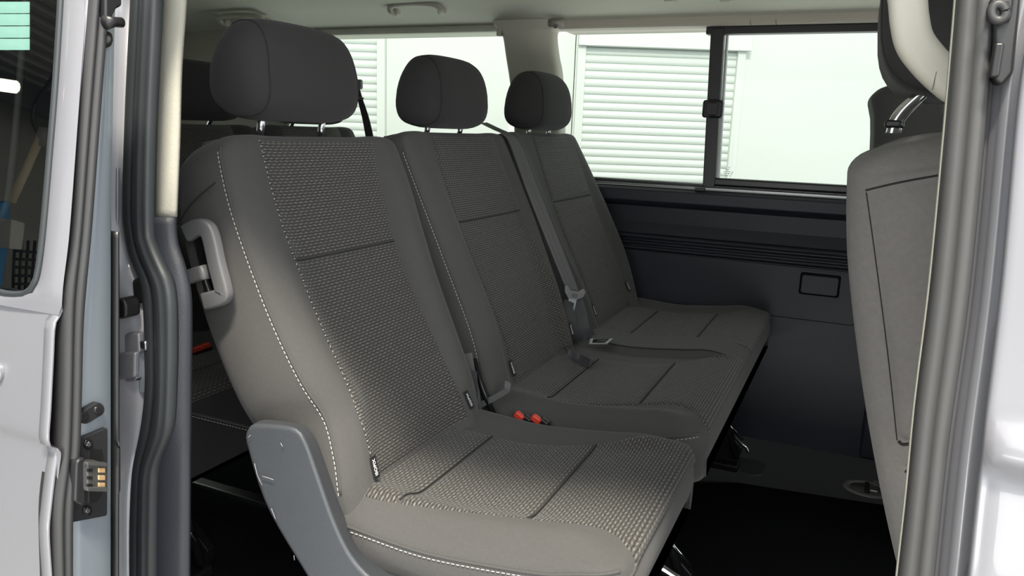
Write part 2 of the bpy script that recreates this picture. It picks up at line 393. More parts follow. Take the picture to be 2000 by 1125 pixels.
class Cush:
    def __init__(s, yl, yr, xr=-.66, xf=-.19, zb=.325, strips=(), rc=.045, prof=((-.66, .410), (-.55, .404), (-.45, .400), (-.33, .412), (-.25, .424), (-.19, .424)), bol=.015, drop=.027, dxf=0, dz=0):
        s.yl, s.yr, s.xr, s.xf, s.zb, s.rc, s.bol, s.drop, s.strips = yl, yr, xr, xf, zb, rc, bol, drop, strips
        p = [(a+dxf, b+dz) for a, b in prof]; s.prof = smooth_I(p); s.r = .014
    def ab(s, x):
        a, b = s.yl, s.yr; k0 = s.xf-s.rc
        if x > k0: k = s.rc-math.sqrt(max(0, s.rc**2-(x-k0)**2)); a += k; b -= k
        return a, b
    def top(s, y, x):
        a, b = s.ab(x); y = np.asarray(y, float); d = np.maximum(np.minimum(y-a, b-y), 0)
        fr = np.clip((s.xf-x)/.10, 0, 1); fr = fr*fr*(3-2*fr)
        z = float(s.prof(x))+s.bol*fr*np.exp(-((d-.05)/.028)**2)
        k = np.clip(1-d/.045, 0, 1); z = z-(s.drop*(.35+.65*fr))*(1-np.sqrt(1-k*k*.995))
        for c, hw in s.strips:
            q = np.clip((np.abs(y-c)-hw)/.022, 0, 1); z = z+.018*fr*(1-q*q*(3-2*q))
        return z
    def sn(s, q):
        if q <= s.xf-s.r: return q, 0, 0
        ph = min((q-(s.xf-s.r))/s.r, PI/2); return s.xf-s.r+s.r*math.sin(ph), s.r*(1-math.cos(ph)), ph
    def surf(s, y, q, off=0):
        x, dr, ph = s.sn(q); z = float(s.top(y, x))-dr; return np.array([x+off*math.sin(ph), y, z+off*math.cos(ph)])
    def build(s, name, mat, parent, ny=60):
        u = cosspace(ny)
        if s.strips: u = np.unique(np.r_[u, np.linspace(0, 1, ny)])
        rings = []
        def ring(q, lerp=0, xs=0, inset=0):
            x, dr, ph = s.sn(q); a, b = s.ab(x); a += inset; b -= inset; y = a+(b-a)*u; z = s.top(y, x)-dr; zb = s.zb+.0*ph
            z = z+(zb-z)*lerp; X = x+xs; L_ = [(X, y[k], z[k]) for k in range(len(y))]
            for k in np.linspace(0, 1, 8)[1:]: L_.append((X, b+.004*math.sin(PI*k)-.006*k, z[-1]+(zb-z[-1])*k))
            for k in np.linspace(0, 1, 12)[1:-1]: L_.append((X, b-.006-(b-a-.012)*k, zb))
            for k in np.linspace(1, 0, 8)[:-1]: L_.append((X, a-.004*math.sin(PI*k)+.006*k, z[0]+(zb-z[0])*k))
            return L_
        for l in (1, .5): rings.append(ring(s.xr, l))
        for q in list(np.linspace(s.xr, s.xf-s.rc, 34))+list(np.linspace(s.xf-s.rc, s.xf-s.r, 12)[1:])+list(s.xf-s.r+s.r*np.linspace(0, PI/2, 6)[1:]): rings.append(ring(q))
        qe = s.xf-s.r+s.r*PI/2
        for l in (.15, .35, .6, .85, 1): rings.append(ring(qe, l, -.010*l*l+.005*math.sin(PI*l)))
        return loft(name, rings, mat, parent, caps=False)
    def patch(s, name, il, ir, q0, q1, mat, parent, off=.0045, nu=30, nq=24):
        il, ir = smooth_I(il), smooth_I(ir); rows = []; uvs = []
        fine = lambda n: np.unique(np.r_[np.linspace(0, 1, n), .012, .03, .97, .988])
        for tq in fine(nq):
            q = q0+(q1-q0)*tq; a, b = float(il(q)), float(ir(q)); row = []
            for tu in fine(nu):
                y = a+(b-a)*tu; de = min((y-a), (b-y), (q-q0), (q1-q)); o = off*(1-math.exp(-de/.006))-.0012
                row.append(s.surf(y, q, o)); uvs.append((y, q*.9))
            rows.append(row)
        return loft(name, rows, mat, parent, closed=False, uvs=uvs, flip=True)

TXT = None
def isofix(parent, pos, ydir, sdir, nrm, wd=.0135, ht=.032, fold=1):
    "black cloth tag with the word ISOFIX running upwards"
    p = np.array(pos, float); yd = np.array(ydir, float); sd = np.array(sdir, float); n = np.array(nrm, float)
    poly = [p-yd*wd/2-sd*ht/2, p+yd*wd/2-sd*ht/2, p+yd*wd/2+sd*ht/2, p-yd*wd/2+sd*ht/2]
    l = prism('label', [q+n*.0005 for q in poly], n*.0012, LAB, parent, bevel=.0003, smooth=False)
    cu = bpy.data.curves.new('label_text', 'FONT'); cu.body = 'ISOFIX'; cu.size = .0082; cu.extrude = .0002; cu.align_x = 'CENTER'; cu.align_y = 'CENTER'
    cu.offset = .00006
    cu.materials.append(WHT)
    global TXT
    if TXT is None:
        tmp = bpy.data.objects.new('tmp', cu); COL.objects.link(tmp); dg = bpy.context.evaluated_depsgraph_get()
        TXT = bpy.data.meshes.new_from_object(tmp.evaluated_get(dg)); bpy.data.objects.remove(tmp)
    o = bpy.data.objects.new('label_text', TXT); COL.objects.link(o); o.parent = l
    # text x axis -> sd (upwards), text y axis -> -yd
    M = Matrix.Identity(4)
    for i in range(3): M[i][0] = sd[i]; M[i][1] = -yd[i]; M[i][2] = n[i]
    o.matrix_local = Matrix.Translation(Vector(p+n*.0022)-wloc(l)) @ M
    return l
Y = np.array([0, 1.0, 0])

# ================================================================== SETTING: van body
# floor and ceiling ------------------------------------------------
fl = box('floor', (-.6, 1.47, -.02), (4.6, 1.80, .04), CARP, bevel=0); tag(fl, 'black carpeted van floor', kind='structure')
prof = [(.60, 1.20), (.62, 1.235), (.70, 1.285), (.9, 1.32), (1.3, 1.345), (1.7, 1.34), (2.05, 1.312), (2.18, 1.29), (2.27, 1.268), (2.335, 1.246)]
pf = smooth_path([(0, a, b) for a, b in prof], 60)
rings = []
for x in np.linspace(-2.75, 1.6, 12):
    rings.append([(x, p[1], p[2]) for p in pf]+[(x, p[1], 1.42) for p in pf[::-1]])
cl = loft('ceiling', rings, HEADL); tag(cl, 'beige cloth headlining', kind='structure')
tube('ceiling_seam', smooth_path([at(355, 58, y=2.28), at(385, 62, y=2.28), at(430, 74, y=2.3)], 10), .002, CREAM, cl, n=6)
# outer roof skin
rf = loft('roof', [[(x, .54, 1.22), (x, .57, 1.33), (x, .75, 1.42), (x, 1.45, 1.46), (x, 2.2, 1.42), (x, 2.42, 1.33), (x, 2.45, 1.235), (x, 2.42, 1.235), (x, 2.2, 1.40), (x, 1.45, 1.44), (x, .8, 1.40), (x, .6, 1.22)] for x in (-2.8, 1.6)], SILV)
tag(rf, 'silver van roof', kind='structure')

# far side wall ----------------------------------------------------
wf = empty('wall_far', (-.6, 2.36, 0), 'dark plastic side panel below the far windows', kind='structure')
def xprof(name, pts, x0, x1, mat, parent, bevel=0, **kw):
    return loft(name, [[(x, a, b) for a, b in pts] for x in (x0, x1)], mat, parent, smooth=False, bevel=bevel, **kw)
XL, XR = -2.7, .42
xprof('side_panel', [(2.34, -.0), (2.345, .2), (2.352, .55), (2.357, .60), (2.372, .64), (2.374, .69), (2.372, .70), (2.40, .70), (2.40, 0)], XL, 1.5, DPLAS, wf)
xprof('upper_ledge', [(2.372, .690), (2.322, .702), (2.310, .712), (2.312, .745), (2.322, .752), (2.40, .754), (2.40, .690)], XL, XR, DPLAS, wf, bevel=.004)
# ledge has a lower lip shadow; recessed pocket below, ribs under it
xprof('rib', [(2.36, .606), (2.338, .604), (2.333, .597), (2.338, .590), (2.36, .588)], XL, .032, DPLAS, wf, bevel=.002)
xprof('rib', [(2.36, .583), (2.343, .582), (2.339, .577), (2.343, .571), (2.36, .570)], XL, .038, DPLAS, wf, bevel=.002)
xprof('rib', [(2.36, .566), (2.345, .565), (2.341, .559), (2.345, .554), (2.36, .553)], XL, .041, DPLAS, wf, bevel=.002)
def rr_panel(name, x0, x1, z0, z1, r, y, d, mat, parent, bevel=.004, lab=None, corners='br'):
    P = []
    cs = [(x1-r, z1-r, 0), (x0+r, z1-r, 1), (x0+r, z0+r, 2), (x1-r, z0+r, 3)]
    for cx_, cz_, s_ in cs:
        rr_ = r
        for k in range(7):
            t = (s_+k/6)*PI/2; P.append((cx_+rr_*math.cos(t), y, cz_+rr_*math.sin(t)))
    return prism(name, P, (0, d, 0), mat, parent, bevel=bevel, auto=40)
rr_panel('storage_panel', -2.6, .037, .392, .549, .018, 2.343, .03, DPLAS, wf)
rr_panel('lower_panel', -2.6, .062, .195, .553, .020, 2.347, .03, DPLAS, wf)
# handle recess: raised rim with a lid set in it
rim = [(-.073+a, c) for a, c in rrect(.062, .039, .010)]
rim_in = [(-.073+a, c) for a, c in rrect(.055, .033, .007)]
ro = [(a, 2.3395, .503+c) for a, c in rim]; ri = [(a, 2.3395, .503+c) for a, c in rim_in]
rb_ = [(a, 2.350, .503+c) for a, c in rim_in]; ro2 = [(a, 2.350, .503+c) for a, c in rim]
mesh('pocket_rim', ro2+ro+ri+rb_, grid_faces(4, len(ro), True, True), DPLAS, wf, auto=30)
prism('pocket_lid', [(-.073+a, 2.3380, .501+c) for a, c in rrect(.050, .027, .007)], (0, .012, 0), DPLAS, wf, bevel=.002, auto=40)
box('pocket_back', (-.073, 2.3435, .503), (.110, .002, .066), BLK, wf, bevel=0)
# curved trim ahead of the panels (front end of the load side)
fp = [at(1697, 525, y=2.33), at(1697, 640, y=2.33), at(1680, 770, y=2.33), at(1672, 893, y=2.33)]
xprof('front_panel', [(2.335, 0), (2.330, .25), (2.334, .56), (2.36, .60), (2.40, .60), (2.40, 0)], .088, .60, DPLAS, wf, bevel=.01)
prism('base_shoulder', [(.17, 2.335, 0), (.62, 2.335, 0), (.62, 2.335, .60), (.30, 2.335, .60), (.20, 2.335, .30)], (0, -.05, 0), DPLAS, wf, bevel=.02)
# outer skin below windows and above
xprof('outer_skin', [(2.41, -.3), (2.41, .76), (2.44, .76), (2.46, .4), (2.46, -.3)], -2.8, 1.6, SILV, wf)

# window band ------------------------------------------------------
tr1 = empty('trim_1', (-.4, 2.34, 1.22), 'beige strip above the far windows', kind='structure')
xprof('header_trim', [(2.318, 1.226), (2.312, 1.232), (2.318, 1.254), (2.34, 1.262), (2.46, 1.262), (2.46, 1.226)], -.915, .6, new_mat('beige_header', (.50, .46, .40), .6), tr1, bevel=.002)
for px_ in (1465, 1515):
    p = at(px_, 44, y=2.311); tube('scuff_mark', smooth_path([p+(0, 0, .008), p, p+(.004, 0, -.006)], 8), .0006, SEAM, tr1, n=5)
xprof('header_trim', [(2.335, 1.226), (2.330, 1.232), (2.335, 1.250), (2.46, 1.262), (2.46, 1.226)], -2.6, -1.13, HEADL, tr1)
w1 = empty('window_1', (-.2, 2.35, .77), 'far sliding window with black frame', kind='structure')
def fr_box(name, x0, x1, z0, z1, y0, y1, mat, par, bevel=.003): return box(name, ((x0+x1)/2, (y0+y1)/2, (z0+z1)/2), (x1-x0, y1-y0, z1-z0), mat, par, bevel=bevel, smooth=bevel > 0)
fr_box('top_rail', -.46, .50, 1.205, 1.2265, 2.335, 2.375, FRAMEB, w1)
fr_box('bottom_rail', -.41, .50, .770, .793, 2.338, 2.375, FRAMEB, w1, .006)
fr_box('channel', -.93, .50, .757, .7635, 2.328, 2.375, ALU, w1, .001)
fr_box('channel', -.93, .50, .764, .7695, 2.336, 2.378, FRAMEB, w1, .001)
fr_box('channel', -.93, -.42, .7695, .774, 2.345, 2.378, ALU, w1, .001)
# divider leans a touch with the body
def lean_box(name, xa0, xa1, xb0, xb1, z0, z1, y0, y1, mat, par, bevel=.003):
    v = []
    for (a, b, z) in ((xa0, xa1, z0), (xb0, xb1, z1)):
        v += [(a, y0, z), (b, y0, z), (b, y1, z), (a, y1, z)]
    return mesh(name, v, [(3, 2, 1, 0), (4, 5, 6, 7), (0, 1, 5, 4), (1, 2, 6, 5), (2, 3, 7, 6), (3, 0, 4, 7)], mat, par, bevel=bevel)
lean_box('divider', -.431, -.396, -.446, -.409, .763, 1.222, 2.332, 2.37, FRAMEB, w1)
lean_box('glass_edge_strip', -.394, -.387, -.404, -.398, .79, 1.206, 2.345, 2.366, ALU, w1, .001)
lc = box('latch', (-.418, 2.322, .993), (.060, .022, .052), BLK, w1, bevel=.008)
box('latch_tab', (-.420, 2.306, .993), (.036, .010, .040), BLK, lc, bevel=.005)
box('stop_block', (-.436, 2.325, .757), (.030, .016, .010), BLK, w1, bevel=.002)
for q in ((1196, 352), (1272, 358), (1335, 362)):
    c = at(q[0], q[1], y=2.344); box('rivet', c, (.005, .006, .0035), BLK, w1, bevel=.001)
box('pane', (.05, 2.358, .998), (.91, .004, .43), GLASS, w1, bevel=0, smooth=False)
fr_box('pane', -.93, -.43, .765, 1.22, 2.366, 2.370, GLASS, w1, 0)
# small safety-glass mark etched low on the right-hand pane
mk = empty('glass_mark', (0, 0, 0)); COL.objects.unlink(mk); bpy.data.objects.remove(mk)
MARK = new_mat('etched_mark', (.38, .42, .40), .7)
V, F = [], []
mc = at(1423, 338, y=2.3565)
for dx_, dz_, w_, h_ in ((-.008, .010, .003, .002), (-.002, .010, .006, .0016), (-.010, .004, .008, .0016), (.001, .004, .008, .0016), (.011, .003, .004, .0022), (-.009, -.002, .005, .0016), (0, -.002, .004, .003), (.009, -.002, .006, .0016), (-.004, -.008, .008, .0018), (.006, -.008, .004, .0018), (0, .016, .002, .004)):
    v, f = box_v(mc+np.array([dx_, -.001, dz_]), (w_, .0006, h_)); n0 = len(V); V += v; F += [tuple(i+n0 for i in q) for q in f]
tag(mesh('glass_mark', V, F, MARK, w1, smooth=False), kind='stuff')
w2 = empty('window_2', (-1.7, 2.35, .77), 'far rear side window beyond the bench seat', kind='structure')
fr_box('pane', -2.05, -1.10, .765, 1.235, 2.366, 2.370, GLASS, w2, 0)
fr_box('channel', -2.6, -1.10, .757, .770, 2.336, 2.375, FRAMEB, w2, .001)
# far body pillar, cream plastic
pl_l = smooth_path([(-1.150, 1.256), (-1.135, 1.235), (-1.112, 1.215), (-1.095, 1.14), (-1.078, 1.06), (-1.06, .95), (-1.05, .75)], 30)
pl_r = smooth_path([(-.90, 1.256), (-.925, 1.235), (-.940, 1.215), (-.930, 1.15), (-.915, 1.09), (-.90, .95), (-.89, .75)], 30)
rings = []
for a, b in zip(pl_l, pl_r):
    y0 = 2.30 if a[1] > 1.2 else 2.305
    rings.append([(a[0], 2.35, a[1]), (a[0]+.003, 2.318, a[1]), (a[0]+.014, 2.304, a[1]), (b[0]-.07, 2.300, b[1]), (b[0]-.05, 2.303, b[1]), (b[0]-.012, 2.318, b[1]), (b[0]-.002, 2.326, b[1]), (b[0], 2.35, b[1]), (b[0], 2.38, b[1]), (a[0], 2.38, a[1])])
tp = loft('trim_2', rings, CREAM, smooth=True, auto=50); tag(tp, 'cream plastic pillar between the far windows', kind='structure')
box('end_clip', at(976, 62, y=2.31), (.016, .02, .028), CREAM, tp, bevel=.003)
loft('corner_cap', [[(x+(-.915), 2.30+.018*(1-f), 1.243+z*f) for x, z in [(a*f*1.0, c) for a, c in rrect(.028, .013, .009)]] for x_, f in ((0, .2), (0, .75), (0, 1), (0, 1.02))], CREAM, tp)
box('clip_hole', at(1085, 52, y=2.299), (.012, .006, .010), GPLAS, tp, bevel=.001)
loft('belt_guide', sweep(smooth_path([at(1003, 170, y=2.29), at(1010, 158, y=2.285), at(1022, 152, y=2.285), at(1034, 160, y=2.29)], 12), circ(.008, 10), (0, 1, 0)), CREAM, tp)

# rear end and near side panels -----------------------------------
rq = box('trim_13', (-2.33, 2.345, 1.0), (.66, .05, .56), CREAMF, bevel=.02); tag(rq, 'beige rear corner trim', kind='structure')
wr = empty('wall_rear', (-2.68, 1.47, 0), 'beige rear end of the cabin with the tailgate window', kind='structure')
for nm, c_, s_ in (('tailgate_panel', (-2.68, 1.47, .36), (.06, 1.85, .80)), ('tailgate_header', (-2.68, 1.47, 1.27), (.06, 1.85, .12)), ('tailgate_side', (-2.68, .66, .98), (.06, .22, .48)), ('tailgate_side', (-2.68, 2.28, .98), (.06, .22, .48))): box(nm, c_, s_, CREAMF, wr, bevel=.01)
box('pane', (-2.69, 1.47, .98), (.004, 1.42, .46), GLASS, wr, bevel=0, smooth=False)
# near side body skin behind the door opening (hidden mostly by the slid-open door)
def yb(z): return .575+.08*(z-.33)         # the body side leans in towards the roof
PB0 = (0, .575, .33); PBN = (0, -1, .08)
def onb(px_, py_, out=0): return on(px_, py_, (0, .575-out, .33), PBN)
nb = empty('wall_near', (-1.6, .6, 0), 'near side body behind the door opening', kind='structure')
mesh('side_skin', [(-.80, yb(-.3), -.3), (-2.8, yb(-.3), -.3), (-2.8, yb(1.25), 1.25), (-.80, yb(1.25), 1.25), (-.80, .68, -.3), (-2.8, .68, -.3), (-2.8, .70, 1.25), (-.80, .70, 1.25)],
     [(0, 1, 2, 3), (7, 6, 5, 4), (0, 3, 7, 4), (1, 5, 6, 2), (3, 2, 6, 7), (0, 4, 5, 1)], SILV, nb, smooth=False)
box('sill', (-.36, .635, -.045), (.95, .10, .09), DPLAS, bevel=.01); tag(bpy.data.objects['sill'], 'black door sill', kind='structure'); bpy.data.objects['sill'].name = 'trim_3'

# ---- bands that frame the door opening: lofted along the opening edge
def band(name, Lp, Rp, prof, mat, parent=None, out=0, n=50, depth=.004, plane=None, auto=None):
    "Lp/Rp: edge points in the photo, laid on the body side; prof: (0..1 across, height outwards)"
    A = resample(smooth_path([plane(*p) if plane else onb(*p, out) for p in Lp], 60), n); B_ = resample(smooth_path([plane(*p) if plane else onb(*p, out) for p in Rp], 60), n)
    rings = []
    for a, b in zip(A, B_):
        r_ = [a+(b-a)*t+np.array([0, -h, 0]) for t, h in prof]
        r_ += [b+np.array([0, depth, 0]), a+np.array([0, depth, 0])]
        rings.append(r_)
    return loft(name, rings, mat, parent, auto=auto)
seal_L = [(262, -60), (261, 0), (251, 200), (245, 400), (250, 450), (259, 498), (279, 548), (285, 600), (288, 700), (288, 760), (280, 830), (265, 912), (260, 1000), (259, 1060), (259, 1200)]
seal_R = [(317, -60), (314, 0), (302, 250), (299, 440), (306, 480), (322, 518), (337, 552), (343, 600), (344, 680), (343, 735), (341, 800), (336, 845), (320, 885), (309, 920), (306, 1000), (305, 1125), (305, 1200)]
bulb = [(0, 0), (.03, .005), (.10, .008), (.22, .009), (.32, .007), (.36, .005), (.40, .007), (.55, .011), (.70, .013), (.78, .012), (.82, .009), (.85, .009), (.95, .006), (1, 0)]
s1 = band('trim_4', seal_L, seal_R, bulb, RUB, out=.0, n=90); tag(s1, 'black rubber seal around the rear edge of the door opening', kind='structure')
cream_L = [(318, -60), (315, 0), (303, 250), (300, 424)]
cream_R = [(361, -60), (360, 0), (351, 134), (347, 280), (341, 424)]
c1 = band('trim_5', cream_L, cream_R, [(0, 0), (.05, .003), (.2, .006), (.6, .006), (.92, .003), (1, 0)], CREAMF, out=-.035, n=30, depth=.004); tag(c1, 'cream cloth pillar trim beside the door seal', kind='structure')
low_L = [(300, 422), (306, 480), (324, 520), (338, 553), (344, 600), (345, 735), (338, 840), (311, 920), (307, 1125), (307, 1200)]
low_R = [(339, 424), (343, 475), (356, 515), (367, 560), (371, 610), (370, 740), (369, 840), (368, 900), (367, 1125), (366, 1200)]
c2 = band('trim_6', low_L, low_R, [(0, 0), (.06, .009), (.2, .012), (.45, .010), (.8, .006), (1, 0)], DPLAS, out=-.012, n=60, depth=.004); tag(c2, 'dark plastic lower pillar trim', kind='structure')
tube('trim_edge', [onb(p[0]-3, p[1], -.02) for p in low_R[:7]], .002, GPLAS, c2, n=6)
# painted body edge between the door and the seal
bL = [(212, -60), (212, 1200)]; bR = [(268, -60), (265, 0), (255, 200), (248, 400), (255, 470), (268, 520), (284, 560), (292, 640), (294, 760), (285, 840), (270, 915), (265, 1000), (264, 1125), (264, 1200)]
bd = band('trim_7', bL, bR, [(0, .050), (.25, .040), (.5, .027), (.75, .012), (1, -.004)], SILV, out=-.004, n=60); tag(bd, 'painted silver pillar edge beside the open door', kind='structure')
# pressed striker box and its catch
def slab(name, pts, out, d, mat, parent, bevel=.003):
    P = [onb(a, b, out) for a, b in pts]; return prism(name, P, (0, d, 0), mat, parent, bevel=bevel, auto=40)
sb = slab('striker_box', [(226, 655), (240, 653), (250, 650), (270, 651), (272, 688), (266, 692), (266, 740), (262, 746), (226, 749)], .012, .012, SILV, bd, .004)
slab('striker_cover', [(226, 690), (263, 688), (262, 738), (226, 745)], .017, .008, SILV, bd, .003)
slab('shadow_gap', [(226, 748), (262, 745), (256, 764), (226, 766)], .0035, .003, BLK, bd, .001)
slab('pressed_plate', [(262, 655), (287, 655), (288, 770), (270, 770), (268, 700)], .004, .006, SILVI, bd, .003)
ct = slab('door_catch', [(226, 582), (238, 584), (244, 596), (244, 622), (226, 625)], .03, .022, BLK, bd, .004)
bl = onb(283, 674, .008); box('bolt', bl, (.010, .008, .012), STEEL, bd, bevel=.003)
hl = onb(276, 568, .0); box('rubber_plug', hl, (.02, .012, .03), BLK, bd, bevel=.006)
slab('pressed_strip', [(221, -20), (237, -20), (236, 30), (230, 154), (221, 154)], .006, .006, SILVI, bd, .002)
slab('pressed_strip', [(224, 158), (232, 158), (232, 169), (224, 169)], .006, .006, SILVI, bd, .002)
slab('pressed_strip', [(219, 325), (229, 326), (228, 458), (218, 458)], .006, .006, SILVI, bd, .002)

# right-hand edge of the opening (front pillar and front door) ------
rs_L = [(1872, -80), (1867, 0), (1843, 280), (1816, 560), (1788, 786), (1771, 962), (1753, 1125), (1746, 1200)]
rs_R = [(1948, -80), (1943, 0), (1933, 160), (1896, 560), (1854, 861), (1826, 1125), (1818, 1200)]
s2 = band('trim_8', rs_L, rs_R, [(0, 0), (.03, .006), (.12, .011), (.3, .013), (.45, .012), (.5, .015), (.7, .018), (.9, .014), (.97, .006), (1, 0)], RUBG, out=0, n=70); tag(s2, 'grey rubber seal down the front edge of the door opening', kind='structure')
s3 = band('trim_9', [(a-4, b) for a, b in rs_L], [(a+3, b) for a, b in rs_L], [(0, 0), (.5, .003), (1, 0)], CREAMF, out=-.004, n=40, depth=.004); tag(s3, 'thin cream trim edge beside the front door seal', kind='structure')
rp_R = [(2080, -80), (2040, 0), (1998, 160), (1958, 560), (1922, 861), (1894, 1125), (1884, 1200)]
s4 = band('trim_10', rs_R, rp_R, [(0, -.01), (.12, -.006), (.14, 0), (.28, .002), (.32, .006), (.5, .012), (.62, .012), (.7, .008), (1, .006)], SILV, out=0, n=70); tag(s4, 'silver front pillar with stepped paint edges', kind='structure')
# front door: skin with the pressed swage line
dr = empty('door_2', (.4, .5, 0), 'silver front door of the van', kind='structure')
def ond(px_, py_, out=0): return on(px_, py_, (0, .545-out, .33), PBN)
edge = resample(smooth_path([ond(*p) for p in [(2260, -520), (2160, -300), (2075, -80), (2036, 0), (1996, 160), (1958, 560), (1922, 861), (1894, 1125), (1884, 1250), (1868, 1450)]], 60), 90)
rings = []
for p in edge:
    z = p[2]; zc = ond(1925, 872)[2]
    row = []
    for dx_ in ((0, .002, .006, .02, .06, .12, .3, .7) if z < .97 else (0, .002, .006, .02, .06, .1, .15, .2)):
        bump = -.010*math.exp(-((z-zc)/.014)**2)*(1 if dx_ > .004 else .3)
        row.append(np.array([p[0]+dx_, p[1]-(0 if dx_ > .001 else -.002)+bump+.004*(z < zc-.01)*(dx_ > .004), z]))
    rings.append(row)
mesh('door_skin', [q for r_ in rings for q in r_], grid_faces(len(rings), len(rings[0])), SILV, dr, solid=.004)
box('pane', (.62, .60, 1.10), (.75, .004, .30), TINT, dr, bevel=0, smooth=False, rot=[[1, 0, 0], [0, 1, .08], [0, 0, 1]])  # unseen dark-tinted pane, added to cut the daylight reaching the floor
# black door-check bracket at the top
bk = prism('trim_11', [onb(a, b, .02) for a, b in [(1940, -20), (1940, 155), (1955, 168), (1963, 162), (1981, 143), (1996, -20)]], (0, .022, 0), BLK, bevel=.003)
tag(bk, 'black plastic bracket high on the front pillar', kind='structure')
bk.data.materials[0] = RUBG if False else new_mat('bracket_plastic', (.016, .016, .017), .4)
box('clip', onb(1946, 118, .026), (.006, .008, .022), BLK, bk, bevel=.002)
tube('ring', smooth_path([onb(1950+14*math.cos(t), 24+16*math.sin(t), .026) for t in np.linspace(0, 2*PI, 14)[:-1]], 26, True), .003, RUBD, bk, n=8, up=(0, 1, 0), caps=False)
box('ring_hole', onb(1953, 20, .022), (.014, .006, .016), BLK, bk, bevel=.003)
# body between pillar top and roof
box('wall_near_header', (-.35, .625, 1.235), (1.0, .05, .05), SILV, bevel=.01); tag(bpy.data.objects['wall_near_header'], 'silver header over the door opening', kind='structure'); bpy.data.objects['wall_near_header'].name = 'trim_12'

# ---- the sliding door, slid open to the rear ----------------------
DX = -.645
d1 = empty('door_1', (DX-.5, .45, 0), 'silver sliding door slid open to the rear', kind='structure')
def yd(z): return .405+.147*(z-.45) if z > .45 else .405-.01*(.45-z)
def dx_at(px_, py_, x=DX): return at(px_, py_, x=x)
sk_edge = [(175, -60), (170, 0), (151, 250), (136, 450), (123, 560), (120, 606), (110, 622), (104, 640), (101, 700), (96, 800), (93, 866), (110, 881), (104, 930), (96, 1000), (93, 1042), (98, 1125), (103, 1200)]
# skin: outline to the rear of this edge with the window hole
ez = [dx_at(*p) for p in sk_edge]
yd_tab = np.array([[p[2], p[1]] for p in ez]); yd_tab = yd_tab[np.argsort(yd_tab[:, 0])]
_yc = np.polyfit(yd_tab[:, 0], yd_tab[:, 1], 2)
def yskin(z): return float(np.polyval(_yc, z))
def ondoor(px_, py_, out=0):
    p = at(px_, py_, y=.45)
    for _ in range(12): p = at(px_, py_, y=yskin(p[2])-out)
    return p
win = [(124, -80), (122, 0), (113, 150), (101, 300), (88, 450), (78, 530), (68, 560), (50, 574), (20, 574), (-60, 566), (-400, 560)]
wp = [ondoor(*p) for p in win]
wpath = resample(smooth_path(wp, 80), 60)
# grid strips between window edge and skin edge, then below the window
eg = resample(smooth_path([ondoor(*p) for p in sk_edge], 90), 90)
def edge_at(z): 
    o_ = np.argsort(eg[:, 2]); return np.array([np.interp(z, eg[o_, 2], eg[o_, 0]), yskin(z), z])
zw_bot = wpath[:, 2].min()
rows = []
o_ = np.argsort(wpath[:, 2][:40])
side = wpath[:40][o_]
for z in np.linspace(side[0, 2], side[-1, 2], 40):
    wx = np.interp(z, side[:, 2], side[:, 0]); e = edge_at(z)
    rows.append([np.array([wx+(e[0]-wx)*t, yskin(z)-.0035*math.sin(PI*t), z]) for t in np.linspace(0, 1, 7)])
mesh('door_skin', [q for r_ in rows for q in r_], grid_faces(len(rows), 7), SILV, d1)
rows = []
crz = ondoor(60, 860)[2]
for z in list(np.linspace(side[0, 2], crz+.012, 30))+list(np.linspace(crz+.01, crz-.012, 8))+list(np.linspace(crz-.015, -.05, 20)):
    e = edge_at(max(z, eg[:, 2].min())); sh = .005/(1+math.exp((z-crz)/.003))
    rows.append([np.array([x, yskin(max(z, .3))+sh, z]) for x in np.r_[-2.0, -1.6, -1.2, -1.0, np.linspace(-.9, e[0], 8)]])
mesh('door_skin', [q for r_ in rows for q in r_], grid_faces(len(rows), 12), SILV, d1)
gl = [p+np.array([-.0, .004, 0]) for p in wpath]
top = gl[0].copy(); far_ = gl[-1].copy()
gv = gl+[np.array([far_[0]-.2, yskin(far_[2])+.004, far_[2]]), np.array([far_[0]-.2, top[1]+.01, top[2]+.02])]
# tinted pane: rows so it follows the curve of the door
rows = []
for z in np.linspace(zw_bot-.002, side[-1, 2]+.03, 30):
    wx = np.interp(z, side[:, 2], side[:, 0])+.004
    rows.append([np.array([x, yskin(z)+.005, z]) for x in np.linspace(-1.6, wx, 14)])
mesh('pane', [q for r_ in rows for q in r_], grid_faces(len(rows), 14), TINT, d1)
rows = [[r_[0]+(0, .03, 0), r_[-1]+(0, .03, 0)] for r_ in rows]
tube('pane_seal', [p+(0, -.001, 0) for p in wpath], .0035, RUB, d1, n=8, up=(0, 1, 0))
tube('pane_divider', smooth_path([ondoor(*p, -.012) for p in [(54, -60), (50, 0), (40, 150), (27, 300), (14, 400), (-2, 430), (-30, 440)]], 30), .0035, GPLAS, d1, n=8, up=(0, 1, 0))
# inner shell so the door has thickness
_r = []
for _py in np.linspace(-120, 1300, 24):
    _p = at(217, _py, x=DX-.012); _r.append([_p, _p+np.array([-1.4, 0, 0])])
mesh('inner_panel', [q for r_ in _r for q in r_], grid_faces(24, 2), DPLAS, d1, smooth=False)
